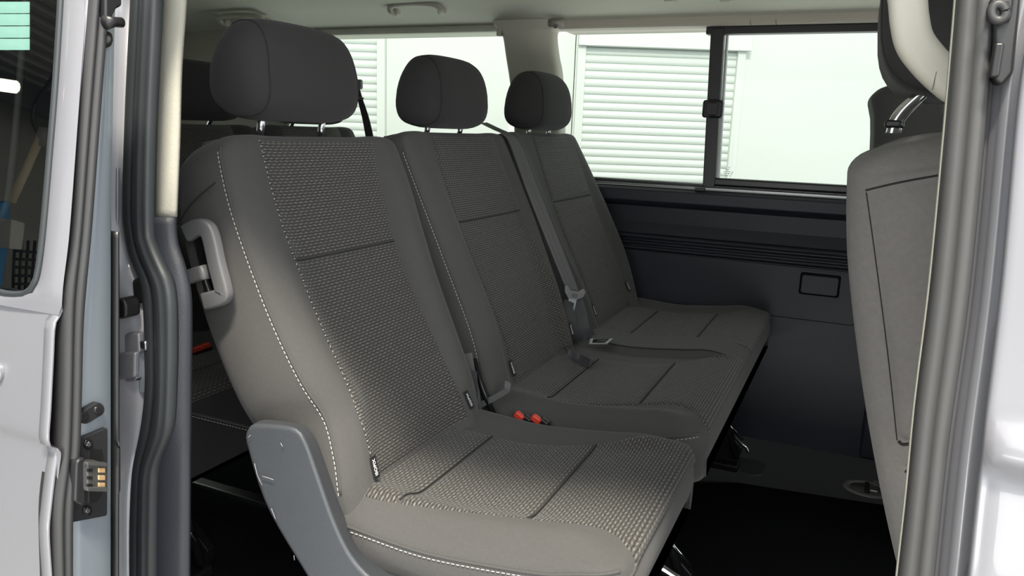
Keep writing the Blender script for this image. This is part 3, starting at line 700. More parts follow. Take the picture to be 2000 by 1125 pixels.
# front end of the door: seal, painted face, inner seal
def dband(name, L_, R_, prof, mat, x=DX, n=60, depth=.02, parent=d1, auto=None):
    A = resample(smooth_path([at(*p, x=x) for p in L_], 80), n); B_ = resample(smooth_path([at(*p, x=x) for p in R_], 80), n); rings = []
    for a, b in zip(A, B_):
        r_ = [a+(b-a)*t+np.array([h, 0, 0]) for t, h in prof]+[b+np.array([-depth, 0, 0]), a+np.array([-depth, 0, 0])]; rings.append(r_)
    return loft(name, rings, mat, parent, auto=auto)
ds_L = [(176, -60), (172, 0), (152, 250), (137, 450), (124, 560), (121, 640), (119, 760), (115, 880), (106, 960), (103, 1000), (103, 1050), (105, 1125), (107, 1200)]
ds_R = [(208, -60), (204, 0), (185, 250), (170, 450), (160, 560), (154, 640), (151, 760), (147, 880), (137, 960), (134, 1000), (133, 1125), (133, 1200)]
rim_s = band
dband('weather_seal', ds_L, ds_R, [(0, .0), (.04, .005), (.15, .008), (.3, .009), (.42, .006), (.48, .006), (.55, .010), (.8, .011), (.93, .008), (1, .0)], RUBD)
dband('edge_return', sk_edge, ds_L if False else [(a+6, b) for a, b in sk_edge], [(0, -.001), (.5, .001), (1, -.003)], SILV, n=90, depth=.012)
df_R = [(226, -60), (226, 0), (224, 100), (221, 300), (219, 450), (220, 600), (221, 1125), (221, 1200)]
dface = dband('end_face', [(a-6, b) for a, b in ds_R], df_R, [(0, 0), (.4, .001), (.92, .001), (1, -.003)], SILVI, x=DX-.002)
dband('inner_seal', [(221, 452), (221, 600), (222, 1200)], [(228, 452), (229, 600), (229, 868), (231, 872), (231, 960), (228, 966), (228, 1200)], [(0, 0), (.3, .005), (.7, .005), (1, 0)], BLK, x=DX-.004, n=70)
def dslab(name, pts, out, d, mat, parent=d1, bevel=.0015):
    P = [at(a, b, x=DX+out) for a, b in pts]; return prism(name, P, (-d, 0, 0), mat, parent, bevel=bevel, auto=35)
DARKP = new_mat('contact_plate_plastic', (.018, .018, .02), .42)
def dell(cx_, cy_, rx, ry, n=20): return [(cx_+rx*math.cos(t), cy_+ry*math.sin(t)) for t in np.linspace(0, 2*PI, n+1)[:-1]]
oval = []
for k in range(9): t = PI/2+.42-.9+k/8*PI; 
ang = -.55
for c_, s0_ in (((193, 800), -PI/2), ((168, 815), PI/2)):
    for k in range(9):
        t = s0_+ang+k/8*PI; oval.append((c_[0]+12.5*math.cos(t), c_[1]+13.5*math.sin(t)))
ov = dslab('lock_cover', oval, .006, .008, DARKP)
dslab('lock_ring', dell(166, 814, 9, 10), .0075, .003, BLK, ov)
dslab('lock_slot', [(165, 807), (169, 808), (169, 820), (164, 820)], .0082, .002, new_mat('pit_black', (.002, .002, .002), .6), ov, .0002)
dslab('screw', dell(193, 802, 8, 8.5), .0075, .003, BLK, ov)
cpz = dslab('contact_plate', [(154, 858), (208, 836), (211, 838), (210, 1004), (208, 1008), (146, 1020), (137, 1021), (139, 980), (150, 900)], .004, .006, DARKP)
for c_ in ((174, 868), (172, 998)):
    s_ = dslab('screw', dell(*c_, 9, 10.5), .0060, .004, BLKM, cpz); dslab('screw_socket', [(c_[0]+(5.5 if k % 2 else 3.6)*math.cos(k*PI/6), c_[1]+(6 if k % 2 else 4)*math.sin(k*PI/6)) for k in range(12)], .0066, .002, STEEL, s_, .0003)
dslab('contact_recess', [(173, 880), (185, 875), (200, 876), (203, 890), (203, 940), (201, 965), (190, 982), (172, 985)], .0045, .003, new_mat('recess_black', (.006, .006, .006), .5), cpz)
dslab('contact_housing', [(150, 905), (155, 897), (167, 893), (168, 985), (160, 988), (147, 980)], .016, .014, DARKP, cpz, .004)
blk = dslab('contact_block', [(171, 904), (209, 905), (211, 910), (211, 955), (207, 957), (171, 958)], .022, .020, new_mat('contact_block_grey', (.05, .049, .047), .45), cpz, .002)
for k in range(3):
    y0_ = 914+k*14.6
    dslab('contact', [(193, y0_), (206, y0_), (206, y0_+9.5), (193, y0_+9.5)], .0235, .003, GOLD, blk, .0006)
    dslab('block_slot', [(172, y0_+2), (181, y0_+2), (181, y0_+8), (172, y0_+8)], .0226, .002, bpy.data.materials['pit_black'], blk, .0002)
dslab('block_end', [(171, 903), (209, 904), (213, 908), (209, 912), (171, 910)], .025, .006, RUBG, blk, .001)
dslab('block_end', [(171, 952), (207, 951), (213, 955), (209, 961), (171, 960)], .025, .006, RUBG, blk, .001)
# top roller bracket
rbk = dslab('roller_bracket', [(206, -40), (238, -40), (240, 12), (229, 17), (222, 30), (222, 36), (206, 38)], .014, .02, BLK, d1, .003)
tube('roller_pin', [at(206, 44, x=DX+.02), at(222, 43, x=DX+.02), at(238, 44, x=DX+.02)], .0055, BLK, rbk, n=14, sec=lambda t: circ(.0062 if t < .5 else .0045, 14))
dslab('bracket_foot', [(204, 66), (214, 60), (222, 66), (223, 80), (219, 90), (211, 94), (203, 92)], .006, .008, BLK, rbk, .003)
dslab('bracket_bolt', dell(211, 77, 7, 8), .009, .004, new_mat('bolt_grey', (.10, .10, .10), .4), rbk, .0015)
_q = ondoor(-4, 727, 0); tube('door_button', [_q+(0, .004, 0), _q+(0, -.004, 0)], .010, SILV, d1, n=20, up=(0, 0, 1), bevel=.001)
tube('button_centre', [_q+(0, .004, 0), _q+(0, -.0045, 0)], .007, SILVI, d1, n=18, up=(0, 0, 1))

# ================================================================== SEATS
def thread_seam(bk, ys, qs, parent, name='seam', r=.0011, off=.001):
    tube(name, [bk.front(y, q, off) for y, q in zip(ys, qs)], r, SEAM, parent, n=6)
def edge_stitch(bk, parent, side='l', q0=.0, q1=None, inset=.0015):
    q1 = q1 or bk.S-.02; pts = []
    for q in np.linspace(q0, q1, 60):
        sv, dr, ph = bk.sn(q); a, b = bk.ab(sv); y = a+.0005 if side == 'l' else b-.0005
        n = float(bk.nf(np.array([y]), sv, a, b)[0])-dr
        pts.append(bk.pt(y+(-.0018 if side == 'l' else .0018), sv, n-.004))
    stitches(pts, parent, THREAD)
    tube('piping', [p+np.array([.003, .0012 if side == 'l' else -.0012, .002]) for p in pts], .0016, FAB, parent, n=6)
def tagpos(bk, y, q, parent, dy=0):
    p = bk.front(y, q, .0045)
    e = 1e-3; sd = bk.front(y, q+e)-bk.front(y, q-e); sd /= np.linalg.norm(sd)
    n = np.cross(Y, sd)*1.0; n = n if n[0] > 0 else -n
    return isofix(parent, p, Y, sd, n)

# ---------- near single seat
ss = empty('passenger_seat', (-.45, .98, 0), 'grey cloth single seat nearest the door with a plastic side cover', 'seat')
nb_ = Back([(-.06, .770), (0, .768), (.05, .780), (.10, .793), (.16, .781), (.24, .777), (.34, .779), (.43, .786), (.52, .806)],
           [(-.06, 1.150), (.03, 1.168), (.1, 1.182), (.24, 1.202), (.36, 1.224), (.43, 1.236), (.52, 1.240)], seamfwd=.010)
bb = nb_.build('backrest', FAB, ss)
nil = [(-.02, .822), (.11, .830), (.22, .833), (.33, .838), (.41, .848), (.51, .868)]; nir = [(-.02, 1.106), (.03, 1.108), (.18, 1.108), (.32, 1.116), (.42, 1.136), (.53, 1.165)]
nb_.patch('backrest_insert', nil, nir, -.01, .3245, KNIT, ss); nb_.patch('backrest_insert', nil, nir, .3255, .512, KNIT, ss)
edge_stitch(nb_, bb, 'l', .0, .505)
def cross_seam(bk, il, ir, q, parent, off=.0024, r=.0010):
    il, ir = smooth_I(il), smooth_I(ir); a, b = float(il(q)), float(ir(q)); F_ = bk.front if isinstance(bk, Back) else bk.surf
    tube('seam', [F_(y, q, off) for y in np.linspace(a+.006, b-.006, 24)], r, SEAM, parent, n=6, up=(0, 0, 1))
cross_seam(nb_, nil, nir, .325, bb)
# faint stitched line where the insert meets the side bolster
ii = smooth_I(nil); stitches([nb_.front(float(ii(q)), q, .003) for q in np.linspace(.0, .51, 60)], bb, THREAD, on_=.0012, off=.0072, r=.0007)
for q_, o_ in ((.455, 0),):
    a = nb_.pt(.7735, q_, -.012); b = nb_.pt(.766, q_-.012, -.06); c = nb_.pt(.770, q_-.03, -.108)
    tube('seam', smooth_path([a, b, c], 14), .0011, SEAM, bb, n=6)
tagpos(nb_, .826, .012, ss); tagpos(nb_, 1.112, .020, ss)
nc = Cush(.762, 1.196)
cc = nc.build('cushion', FAB, ss)
cil = [(-.66, .792), (-.55, .792), (-.44, .810), (-.35, .824), (-.26, .838), (-.225, .832), (-.2, .812), (-.17, .80)]
cir = [(-.66, 1.09), (-.55, 1.090), (-.44, 1.098), (-.34, 1.118), (-.28, 1.14), (-.22, 1.165), (-.19, 1.168), (-.17, 1.165)]
for a, b in ((-.66, -.5155), (-.5145, -.3405), (-.3395, -.172)): nc.patch('cushion_insert', cil, cir, a, b, KNIT, ss)
def cush_stitch(cu, parent, side='l', x0=-.6, x1=None, dz=-.0035):
    pts = []
    for x in np.r_[np.linspace(x0, cu.xf-cu.rc, 40), np.linspace(cu.xf-cu.rc, cu.xf-.010, 14)[1:]]:
        a, b = cu.ab(x); y = a if side == 'l' else b
        pts.append(np.array([x, y-(.0022 if side == 'l' else -.0022), float(cu.top(np.array([y]), x)[0])+dz]))
    stitches(pts, parent, THREAD); tube('piping', [p+np.array([0, .002 if side == 'l' else -.002, .005]) for p in pts], .0018, FAB, parent, n=6)
    return pts
cush_stitch(nc, cc)
for q_ in (-.515, -.340): cross_seam(nc, cil, cir, q_, cc)
def front_piping(cu, parent, n=50):
    pts = []
    for y in np.linspace(cu.yl+cu.rc*.72, cu.yr-cu.rc*.72, n):
        k = max(0, cu.yl+cu.rc-y, y-(cu.yr-cu.rc)); x = cu.xf-cu.rc+math.sqrt(max(0, cu.rc**2-k*k))
        z = float(cu.top(np.array([y]), min(x, cu.xf-.0001))[0]) if True else 0
        pts.append((x-.0005, y, z-cu.r*.85))
    tube('piping', pts, .0022, FAB, parent, n=8)
front_piping(nc, cc)
headrest(ss, -.838, .985, .986, .132, dx=.056, hz=.075, pz=.868, px=-.845)
# moulded side cover: outer face and a broad chamfered flank
def shield(parent, y0=.722, y1=.772):
    outer = [at(p[0], p[1], y=y0) for p in [(480, 868), (480, 846), (488, 832), (505, 828), (560, 832), (584, 842), (600, 868), (622, 930), (650, 1010), (678, 1072), (706, 1112), (745, 1145), (800, 1175), (790, 1290), (700, 1290), (600, 1128), (520, 990)]]
    inner = [at(p[0], p[1], y=y1) for p in [(500, 850), (500, 832), (508, 821), (524, 818), (584, 826), (606, 838), (622, 862), (642, 918), (668, 990), (700, 1062), (728, 1092), (762, 1118), (815, 1150), (790, 1290), (710, 1290), (625, 1120), (545, 985)]]
    o = resample(np.vstack([smooth_path(outer, 160, True), outer[0]]), 90)[:-1]; i_ = resample(np.vstack([smooth_path(inner, 160, True), inner[0]]), 90)[:-1]
    sh = loft('side_cover', [o, i_], SHIELD, parent, caps=True, bevel=.007, seg=4)
    return sh
sh = shield(ss); 
pass
SCR = new_mat('scuff_scratch', (.30, .31, .32), .6)
for k, pts in enumerate(([(497, 905), (503, 930), (512, 948)], [(512, 930), (526, 934), (534, 937)], [(530, 993), (538, 1014)], [(548, 865), (552, 872)], [(484, 855), (489, 850)], [(574, 1085), (575, 1094)])):
    q_ = [at(*p, y=.7178) for p in pts]; tube('scratch', resample(q_, 5), .0005, SCR, sh, n=4)
# grab lever on the rear edge
hy = .752
bar = smooth_path([at(*p, y=hy) for p in [(366, 456), (385, 445), (402, 446), (412, 462), (424, 515), (436, 562), (436, 577), (420, 584), (402, 588)]], 40)
lv = loft('tilt_handle', sweep(bar, rrect(.012, .0075, .004), (0, 1, 0)), GPLAS, ss)
rec = [at(*p, y=.766) for p in [(372, 448), (402, 450), (436, 570), (404, 585)]]
prism('handle_recess', rec, (0, .02, 0), BLK, lv, bevel=.003)
tube('release_lever', resample([at(*p, y=.750) for p in [(370, 541), (386, 535), (402, 531)]], 6), .007, GPLAS, lv, sec=rrect(.010, .0065, .003), up=(0, 1, 0))
tube('lever_stem', resample([at(*p, y=.760) for p in [(398, 534), (402, 552), (412, 580)]], 6), .005, BLK, lv, n=8, up=(0, 1, 0))
# floor frame under the seat
def leg_frame(parent, yc, x0=-.245, x1=-.60, sc=1.0):
    f = empty('floor_frame', (0, 0, 0)); f.parent = parent; f.location = Vector((x0, yc, 0))-wloc(parent)
    P = lambda a, b, c: np.array([a, b, c])
    tube('brace', [P(x0-.03, yc, .26), P(x0-.01, yc, .13), P(x0+.02, yc, .04)], .010, BLKM, f, n=10, up=(0, 1, 0))
    tube('lever_rod', [P(x0-.06, yc-.03, .17), P(x0-.01, yc-.028, .15), P(x0+.035, yc-.02, .105)], .0045, CHROME, f, n=10, up=(0, 1, 0))
    prism('bracket', [P(x0-.13, yc+.005, .02), P(x0+.02, yc+.005, .02), P(x0+.035, yc+.005, .07), P(x0-.02, yc+.005, .12), P(x0-.10, yc+.005, .20)], (0, .02, 0), BLKM, f)
    box('foot', (x0-.10, yc, .018), (.26, .05, .022), BLKM, f, bevel=.006)
    tube('bolt', [P(x0-.045, yc-.006, .075), P(x0-.045, yc-.014, .075)], .010, STEEL, f, n=12, up=(1, 0, 0))
    box('rear_post', (x1, yc, .17), (.04, .04, .32), BLKM, f, bevel=.005)
    return f
leg_frame(ss, 1.44-.30); leg_frame(ss, .86)
tube('adjust_rod', [at(*p, y=1.06) for p in [(1262, 1095), (1290, 1108), (1322, 1128), (1350, 1150)]], .006, CHROME, ss, n=10, up=(0, 1, 0))
box('seat_pan', (-.45, .98, .315), (.36, .36, .03), BLKM, ss, bevel=.01)

# ---------- double bench
db = empty('double_bench_seat', (-.45, 1.74, 0), 'grey cloth double bench seat beyond the single seat with two headrests', 'seat')
mb = Back([(-.06, 1.222), (.03, 1.230), (.13, 1.250), (.3, 1.266), (.46, 1.268), (.53, 1.272)], [(-.06, 1.66), (.03, 1.668), (.25, 1.716), (.4, 1.732), (.53, 1.734)], S=.539)
fb = Back([(-.06, 1.765), (.03, 1.765), (.2, 1.742), (.4, 1.746), (.52, 1.746)], [(-.06, 2.215), (.03, 2.242), (.2, 2.282), (.39, 2.278), (.52, 2.254)], S=.544)
b1 = mb.build('backrest', FAB, db); b2 = fb.build('backrest', FAB, db)
mil = [(-.02, 1.326), (.043, 1.338), (.2, 1.345), (.34, 1.346), (.45, 1.358), (.54, 1.378)]; mir = [(-.02, 1.625), (.026, 1.635), (.19, 1.656), (.33, 1.655), (.54, 1.66)]
mb.patch('backrest_insert', mil, mir, -.01, .3345, KNIT, db); mb.patch('backrest_insert', mil, mir, .3355, .526, KNIT, db)
fil = [(-.02, 1.856), (.05, 1.86), (.34, 1.878), (.54, 1.905)]; fir = [(-.02, 2.155), (.05, 2.165), (.34, 2.190), (.54, 2.20)]
fb.patch('backrest_insert', fil, fir, -.01, .3405, KNIT, db); fb.patch('backrest_insert', fil, fir, .3415, .531, KNIT, db)
edge_stitch(mb, b1, 'l', .01, .50)
cross_seam(mb, mil, mir, .335, b1); cross_seam(fb, fil, fir, .341, b2)
tagpos(mb, 1.332, .022, db); tagpos(mb, 1.640, .028, db); tagpos(fb, 1.852, .035, db); tagpos(fb, 2.168, .045, db)
bc = Cush(1.222, 2.292, strips=((1.765, .058),), rc=.05)
c2_ = bc.build('cushion', FAB, db, ny=90)
i1l = [(-.66, 1.285), (-.5, 1.292), (-.33, 1.335), (-.27, 1.345), (-.225, 1.318), (-.2, 1.275), (-.17, 1.27)]
i1r = [(-.66, 1.60), (-.5, 1.62), (-.34, 1.640), (-.28, 1.685), (-.2, 1.720), (-.17, 1.72)]
i2l = [(-.66, 1.87), (-.5, 1.86), (-.34, 1.855), (-.28, 1.84), (-.2, 1.81), (-.17, 1.81)]
i2r = [(-.66, 2.17), (-.34, 2.19), (-.28, 2.21), (-.2, 2.245), (-.17, 2.24)]
for a, b in ((-.66, -.5005), (-.4995, -.3305), (-.3295, -.172)):
    bc.patch('cushion_insert', i1l, i1r, a, b, KNIT, db); bc.patch('cushion_insert', i2l, i2r, a, b, KNIT, db)
for q_ in (-.50, -.330): cross_seam(bc, i1l, i1r, q_, c2_); cross_seam(bc, i2l, i2r, q_, c2_)
cush_stitch(bc, c2_); front_piping(bc, c2_, 80)
tube('seam', [bc.surf(1.702+.01*k, x, .001) for k, x in enumerate(np.linspace(-.60, -.20, 20)*1.0) for k in (0,)], .0012, SEAM, c2_, n=6)
headrest(db, -.835, 1.474, .984, .130, dx=.055, hz=.075, pz=.880, px=-.845)
headrest(db, -.835, 2.010, .992, .134, dx=.058, hz=.079, pz=.880, px=-.845)
for yc in (1.37, 2.06): leg_frame(db, yc)
box('seat_pan', (-.45, 1.75, .313), (.36, .96, .03), BLKM, db, bevel=.01)
for sgn, yy in ((0, 2.06),):
    pl = [at(*p, z=.003) for p in [(1388, 900), (1402, 912), (1470, 932), (1490, 930), (1497, 912), (1480, 902), (1400, 890)]]
    prism('floor_plate', pl, (0, 0, .006), new_mat('floor_plate_plastic', (.045, .048, .045), .6), db, bevel=.002)
tube('release_rod', smooth_path([at(*p, y=2.12) for p in [(1417, 846), (1432, 853), (1448, 866), (1457, 873), (1461, 884)]], 16), .0045, CHROME, db, n=10, up=(0, 1, 0))
# buckles between the two seats
for k, (px_, py_) in enumerate(((1017, 806), (1050, 812))):
    p = at(px_, py_, y=1.208)+np.array([0, 0, -.007]); e = empty('buckle', tuple(p-np.array(wloc(db)))); e.parent = db
    M_ = np.array([[math.cos(.5), 0, math.sin(.5)], [0, 1, 0], [-math.sin(.5), 0, math.cos(.5)]])
    box('buckle_body', p+np.array([.004, .003, -.020]), (.020, .016, .050), BLK, e, bevel=.004, rot=M_)
    box('release_button', p+np.array([-.001, -.003, .001]), (.020, .012, .014), REDP, e, bevel=.004, rot=M_)
# straps and recliner hardware in the gap between the seats
tube('recliner_arm', [at(925, 700, y=1.21), at(945, 765, y=1.205), at(975, 835, y=1.20)], .006, BLKM, db, n=10, up=(0, 1, 0))
tube('recliner_arm', [at(930, 708, y=1.235), at(948, 765, y=1.235), at(965, 815, y=1.235)], .004, CHROME, db, n=10, up=(0, 1, 0))
def ribbon(name, path, wdir, wd, mat, parent=None, th=.0012, n=40, ribs=0, **kw):
    "flat webbing: wdir = direction(s) across the strap"
    p = smooth_path(path, n); m = len(p); W_ = np.array(wdir, float)
    if W_.ndim == 1: W_ = np.tile(W_, (m, 1))
    else: W_ = np.stack([np.interp(np.linspace(0, 1, m), np.linspace(0, 1, len(W_)), W_[:, k]) for k in range(3)], 1)
    W_ /= np.linalg.norm(W_, axis=1)[:, None]; wds = np.interp(np.linspace(0, 1, m), np.linspace(0, 1, len(wd)), wd) if hasattr(wd, '__len__') else [wd]*m
    T = np.gradient(p, axis=0); rings = []
    for i in range(m):
        nn = np.cross(T[i], W_[i]); nn /= np.linalg.norm(nn); top = []; K = 12 if ribs else 2
        for k in range(K+1):
            t = k/K-.5; h = th/2+(th*.45*math.cos(2*PI*ribs*t) if ribs else 0); top.append((t, h))
        rings.append([p[i]+W_[i]*wds[i]*t+nn*h for t, h in top]+[p[i]+W_[i]*wds[i]*t-nn*th/2 for t, h in top[::-1]])
    return loft(name, rings, mat, parent, auto=40, **kw)
ribbon('child_anchor_strap', [at(*p, y=1.20) for p in [(936, 792), (962, 779), (990, 763), (996, 756), (986, 750)]], (0.0, .25, 1), .013, WEBG, db)
ribbon('lower_belt', [at(*p, y=1.19) for p in [(914, 690), (922, 735), (930, 775), (936, 822)]], (1, .2, .25), .016, WEBG, db)
ribbon('lower_belt', [at(*p, y=1.185) for p in [(926, 725), (928, 760), (926, 790), (922, 818)]], (1, .2, .0), .010, WEB, db)

# ---------- shoulder belt of the middle place
bt = empty('seat_belt', tuple(at(1120, 570, y=1.72)), 'dark seat belt hanging between the two bench backrests with metal tongue', 'seat belt')
def onbk(px_, py_, n=.03):
    p0 = np.array([-.59, 0, .42])+mb.n*n; return on(px_, py_, p0, mb.n)
ws = ribbon('shoulder_strap', [onbk(945, 240, -.06), onbk(970, 252, -.012), onbk(990, 262, .008), onbk(1006, 282, .018), onbk(1040, 370, .028), onbk(1080, 470, .032), onbk(1118, 566, .036)], [(0.12, 1, .06), (0.12, 1, .06), (.4, .9, 0), (.8, .55, -.2)], [.034, .036, .040, .034], WEBG, bt, ribs=3, th=.0014)
ws2 = ribbon('lower_strap', [onbk(1122, 578, .034), onbk(1128, 610, .030), onbk(1132, 640, .026), onbk(1142, 668, .02)], (.75, .6, 0), [.036, .046, .050, .040], WEB, bt, ribs=2, th=.0016)
ribbon('slack_strap', [onbk(1108, 585, .022), onbk(1112, 620, .022), onbk(1120, 655, .012), onbk(1132, 668, .010)], (.6, .8, 0), [.020, .034, .044, .034], WEB, bt, th=.0016)
ribbon('slack_strap', [onbk(1135, 600, .030), onbk(1146, 635, .028), onbk(1153, 655, .026), onbk(1158, 672, .02)], (.6, .8, 0), [.014, .026, .026, .016], WEB, bt, th=.0016)
zt = .432
ribbon('lap_strap', [at(1101, 678, z=zt+.012), at(1112, 690, z=zt+.004), at(1130, 699, z=zt-.008), at(1150, 704, z=zt-.004), at(1152, 711, z=zt-.010), at(1135, 708, z=zt-.014), at(1118, 699, z=zt-.010)], (0, .3, 1), [.006, .014, .018, .010, .012, .012, .008], WEB, bt, th=.0018)
pc = onbk(1121, 571, .040)
yd_ = np.array([.80, .55, -.22]); yd_ /= np.linalg.norm(yd_); sd_ = np.array([.26, .10, -.95]); sd_ -= yd_*(sd_@yd_); sd_ /= np.linalg.norm(sd_); tn = np.cross(yd_, sd_); tn = tn if tn@(CAM-pc) > 0 else -tn
def bp(u, v, h=0): return pc+yd_*u*1.05+sd_*v+tn*h
tong = prism('tongue_plate', [bp(-.026, -.010), bp(-.020, -.014), bp(-.012, -.004), bp(.010, -.004), bp(.018, -.014), bp(.026, -.008), bp(.024, .006), bp(.012, .016), bp(-.010, .018), bp(-.022, .004)], tn*.004, STEEL, bt, bevel=.001)
prism('tongue_grip', [bp(-.026, -.006, -.002), bp(-.012, .002, -.002), bp(.014, .002, -.002), bp(.026, -.004, -.002), bp(.022, .010, -.002), bp(.010, .019, -.002), bp(-.012, .020, -.002), bp(-.025, .004, -.002)], tn*.003, BLK, bt, bevel=.001)
tp_ = [bp(-.009, .016, .002), bp(.010, .016, .002), bp(.011, .052, .002), bp(.007, .057, .002), bp(-.003, .057, .002), bp(-.007, .052, .002)]
CHW = new_mat('bright_metal', (.78, .80, .80), .3, metal=.8)
prism('tongue', tp_, tn*.002, CHW, tong, bevel=.0005)
prism('tongue_slot', [bp(-.002, .025, .0042), bp(.005, .025, .0042), bp(.006, .047, .0042), bp(-.001, .047, .0042)], tn*.0004, BLK, tong, bevel=0)
prism('grip_button', [bp(-.004, .002, .004), bp(.009, .002, .004), bp(.009, .011, .004), bp(-.004, .011, .004)], tn*.002, GPLAS, tong, bevel=.001)
# metal-rimmed buckle pocket in the strip between the two cushions
pk = [(1152, 664), (1198, 664), (1186, 674), (1150, 674)]
P4 = [at(a, b, z=.441) for a, b in pk]
pp = prism('pocket_rim', P4, (0, 0, .004), STEEL, db, bevel=.001)
ce = sum(P4)/4; prism('pocket_hole', [ce+(p-ce)*np.array([.68, .72, 1])+np.array([0, 0, .0045]) for p in P4], (0, 0, .0006), BLK, pp, bevel=0)

# ---------- rear bench (third row)
rb = empty('rear_bench_seat', (-1.35, 1.6, 0), 'dark cloth rear bench seat in the shade behind the middle row', 'seat')
RX = -.86
def rback(yl, yr, il, ir, S=.49):
    b = Back(yl, yr, x0=-.59+RX, S=S); o = b.build('backrest', FAB_D, rb, nq=20); KD = KNIT
    b.patch('backrest_insert', il, ir, -.01, .32, KD, rb, nu=12, nq=14); b.patch('backrest_insert', il, ir, .326, S-.004, KD, rb, nu=12, nq=14); return b
rback(.86, 1.30, .95, 1.22, .535); rback(1.315, 1.80, 1.40, 1.70, .535); rback(1.815, 2.29, 1.90, 2.20, .538)
rc_ = Cush(.86, 2.27, xr=-.66+RX, xf=-.19+RX, dxf=RX, dz=-.005, zb=.26)
o = rc_.build('cushion', FAB_D, rb, ny=60)
for a, b in ((.92, 1.24), (1.36, 1.70), (1.86, 2.20)):
    for u_, v_ in ((-.66, -.503), (-.497, -.333), (-.327, -.185)): rc_.patch('cushion_insert', a, b, u_+RX, v_+RX, KNIT, rb, nu=10, nq=10)
cush_stitch(rc_, o)
for yc in (1.08, 1.565, 2.05): headrest(rb, -.835+RX+.02, yc, .987, .165, dx=.05, hz=.080, pz=.88, px=-.845+RX)
for k, (px_, py_) in enumerate(((383, 682), (399, 676))):
    p = at(px_, py_, x=-1.30); e = empty('buckle', tuple(p-np.array(wloc(rb)))); e.parent = rb
    box('buckle_body', p+np.array([-.01, .004, -.012]), (.035, .030, .022), BLK, e, bevel=.004)
    box('release_button', p, (.014, .026, .012), REDP, e, bevel=.003)
leg_frame(rb, 1.0, -1.13, -1.5); leg_frame(rb, 1.9, -1.13, -1.5)
box('seat_pan', (-1.30, 1.56, .25), (.42, 1.3, .02), BLKM, rb, bevel=.005)
box('floor_rail', (-1.30, 1.235, .055), (.34, .03, .014), STEEL, rb, bevel=.004)
# belt hanging from the far rear pillar
b3 = empty('seat_belt', tuple(at(708, 180, y=2.24)), 'black seat belt against the white shutter beside the near headrest', 'seat belt')
ribbon('strap', [at(*p, y=2.24) for p in [(698, 168), (704, 195), (714, 230), (722, 268), (728, 300)]], (1, .1, -.2), [.012, .026, .032, .034], WEB, b3, th=.002)
box('belt_anchor', at(702, 165, y=2.26), (.022, .018, .034), GPLAS, b3, bevel=.006)
box('anchor_slot', at(706, 192, y=2.236), (.022, .006, .006), STEEL, b3, bevel=.002)

# ---------- front passenger seat and driver seat
fs = empty('front_passenger_seat', (.25, 1.1, 0), 'grey cloth front seat back half hidden by the door seal', 'seat')
fbk = Back([(-.1, .90), (.3, .905), (.6, .93)], [(-.1, 1.36), (.3, 1.36), (.6, 1.33)], x0=.275, z0=.36, lean=.29, S=.595, s0=-.10, T=((-.1, .145), (.2, .16), (.45, .15), (.6, .125)))
fo = fbk.build('backrest', FAB_F, fs)
# seams on its side and rear
def onf(px_, py_, y=.889): return at(px_, py_, y=y)
tube('seam', smooth_path([onf(1690, 372), onf(1740, 360), onf(1790, 350), onf(1842, 341)], 20), .0013, SEAM, fo, n=6)
tube('seam', smooth_path([onf(1692, 376), onf(1712, 520), onf(1735, 700), onf(1752, 860)], 30), .0008, SEAM, fo, n=6)
tube('seam', smooth_path([onf(1755, 862), onf(1763, 868), onf(1776, 867)], 12), .0018, SEAM, fo, n=6)
tube('seam', smooth_path([onf(1768, 920), onf(1776, 924), onf(1784, 923)], 12), .0018, SEAM, fo, n=6)
fcu = Cush(.90, 1.36, xr=.22, xf=.70, zb=.28, prof=((.2, .40), (.5, .40), (.7, .42))); fcu.build('cushion', FAB_F, fs, ny=24)
box('seat_base', (.46, 1.13, .14), (.40, .36, .28), BLK, fs, bevel=.02)
for dy in (0, .085):
    pth = smooth_path([at(1742+dy*60, 262, y=1.05+dy), at(1750+dy*60, 235, y=1.05+dy), at(1768+dy*60, 212, y=1.05+dy), at(1812, 172, y=1.05+dy), at(1840, 140, y=1.05+dy)], 24)
    tube('headrest_post', pth, .0072, CHROME, fs, n=16, up=(0, 1, 0))
    box('post_guide', pth[0]+np.array([.0, 0, .012]), (.020, .020, .010), BLK, fs, bevel=.004)
headrest(fs, .062, 1.12, 1.062, .125, dx=.062, hz=.098, posts=False, lean=.22)
ds_ = empty('driver_seat', (.25, 1.95, 0), 'dark grey driver seat against the far window behind the passenger headrest', 'seat')
dbk = Back([(-.1, 1.72), (.6, 1.76)], [(-.1, 2.2), (.6, 2.16)], x0=.30, z0=.42, lean=.29, S=.66, s0=-.10, T=((-.1, .145), (.2, .16), (.45, .15), (.6, .125)))
dbk.build('backrest', FAB, ds_, nq=24)
dcu = Cush(1.72, 2.2, xr=.25, xf=.72, zb=.32, prof=((.2, .44), (.5, .44), (.7, .46))); dcu.build('cushion', FAB_F, ds_, ny=24)
box('seat_base', (.50, 1.95, .16), (.40, .36, .32), BLK, ds_, bevel=.02)
headrest(ds_, .105, 1.96, 1.16, .125, dx=.055, hz=.09, pz=1.04, px=.10)

# ================================================================== FITTINGS
# cream grab handle on the front pillar
gh = [(1722, -60), (1733, 0), (1738, 60), (1748, 100), (1770, 130), (1800, 160), (1826, 180), (1880, 186)]
gpath = smooth_path([at(p[0]+48, p[1]-10, y=.74) for p in [(1712, -60), (1723, 0), (1728, 50), (1738, 92), (1764, 128), (1800, 163), (1830, 182), (1900, 196)]], 50)
g = loft('grab_handle', sweep(gpath, rrect(.0145, .014, .009), (0, 1, 0)), CREAM)
tag(g, 'cream plastic grab handle on the front pillar', 'handle')
tube('seam', [at(1829-2*k, 140+k*9, y=.7262) for k in range(5)], .0004, GPLAS, g, n=5)
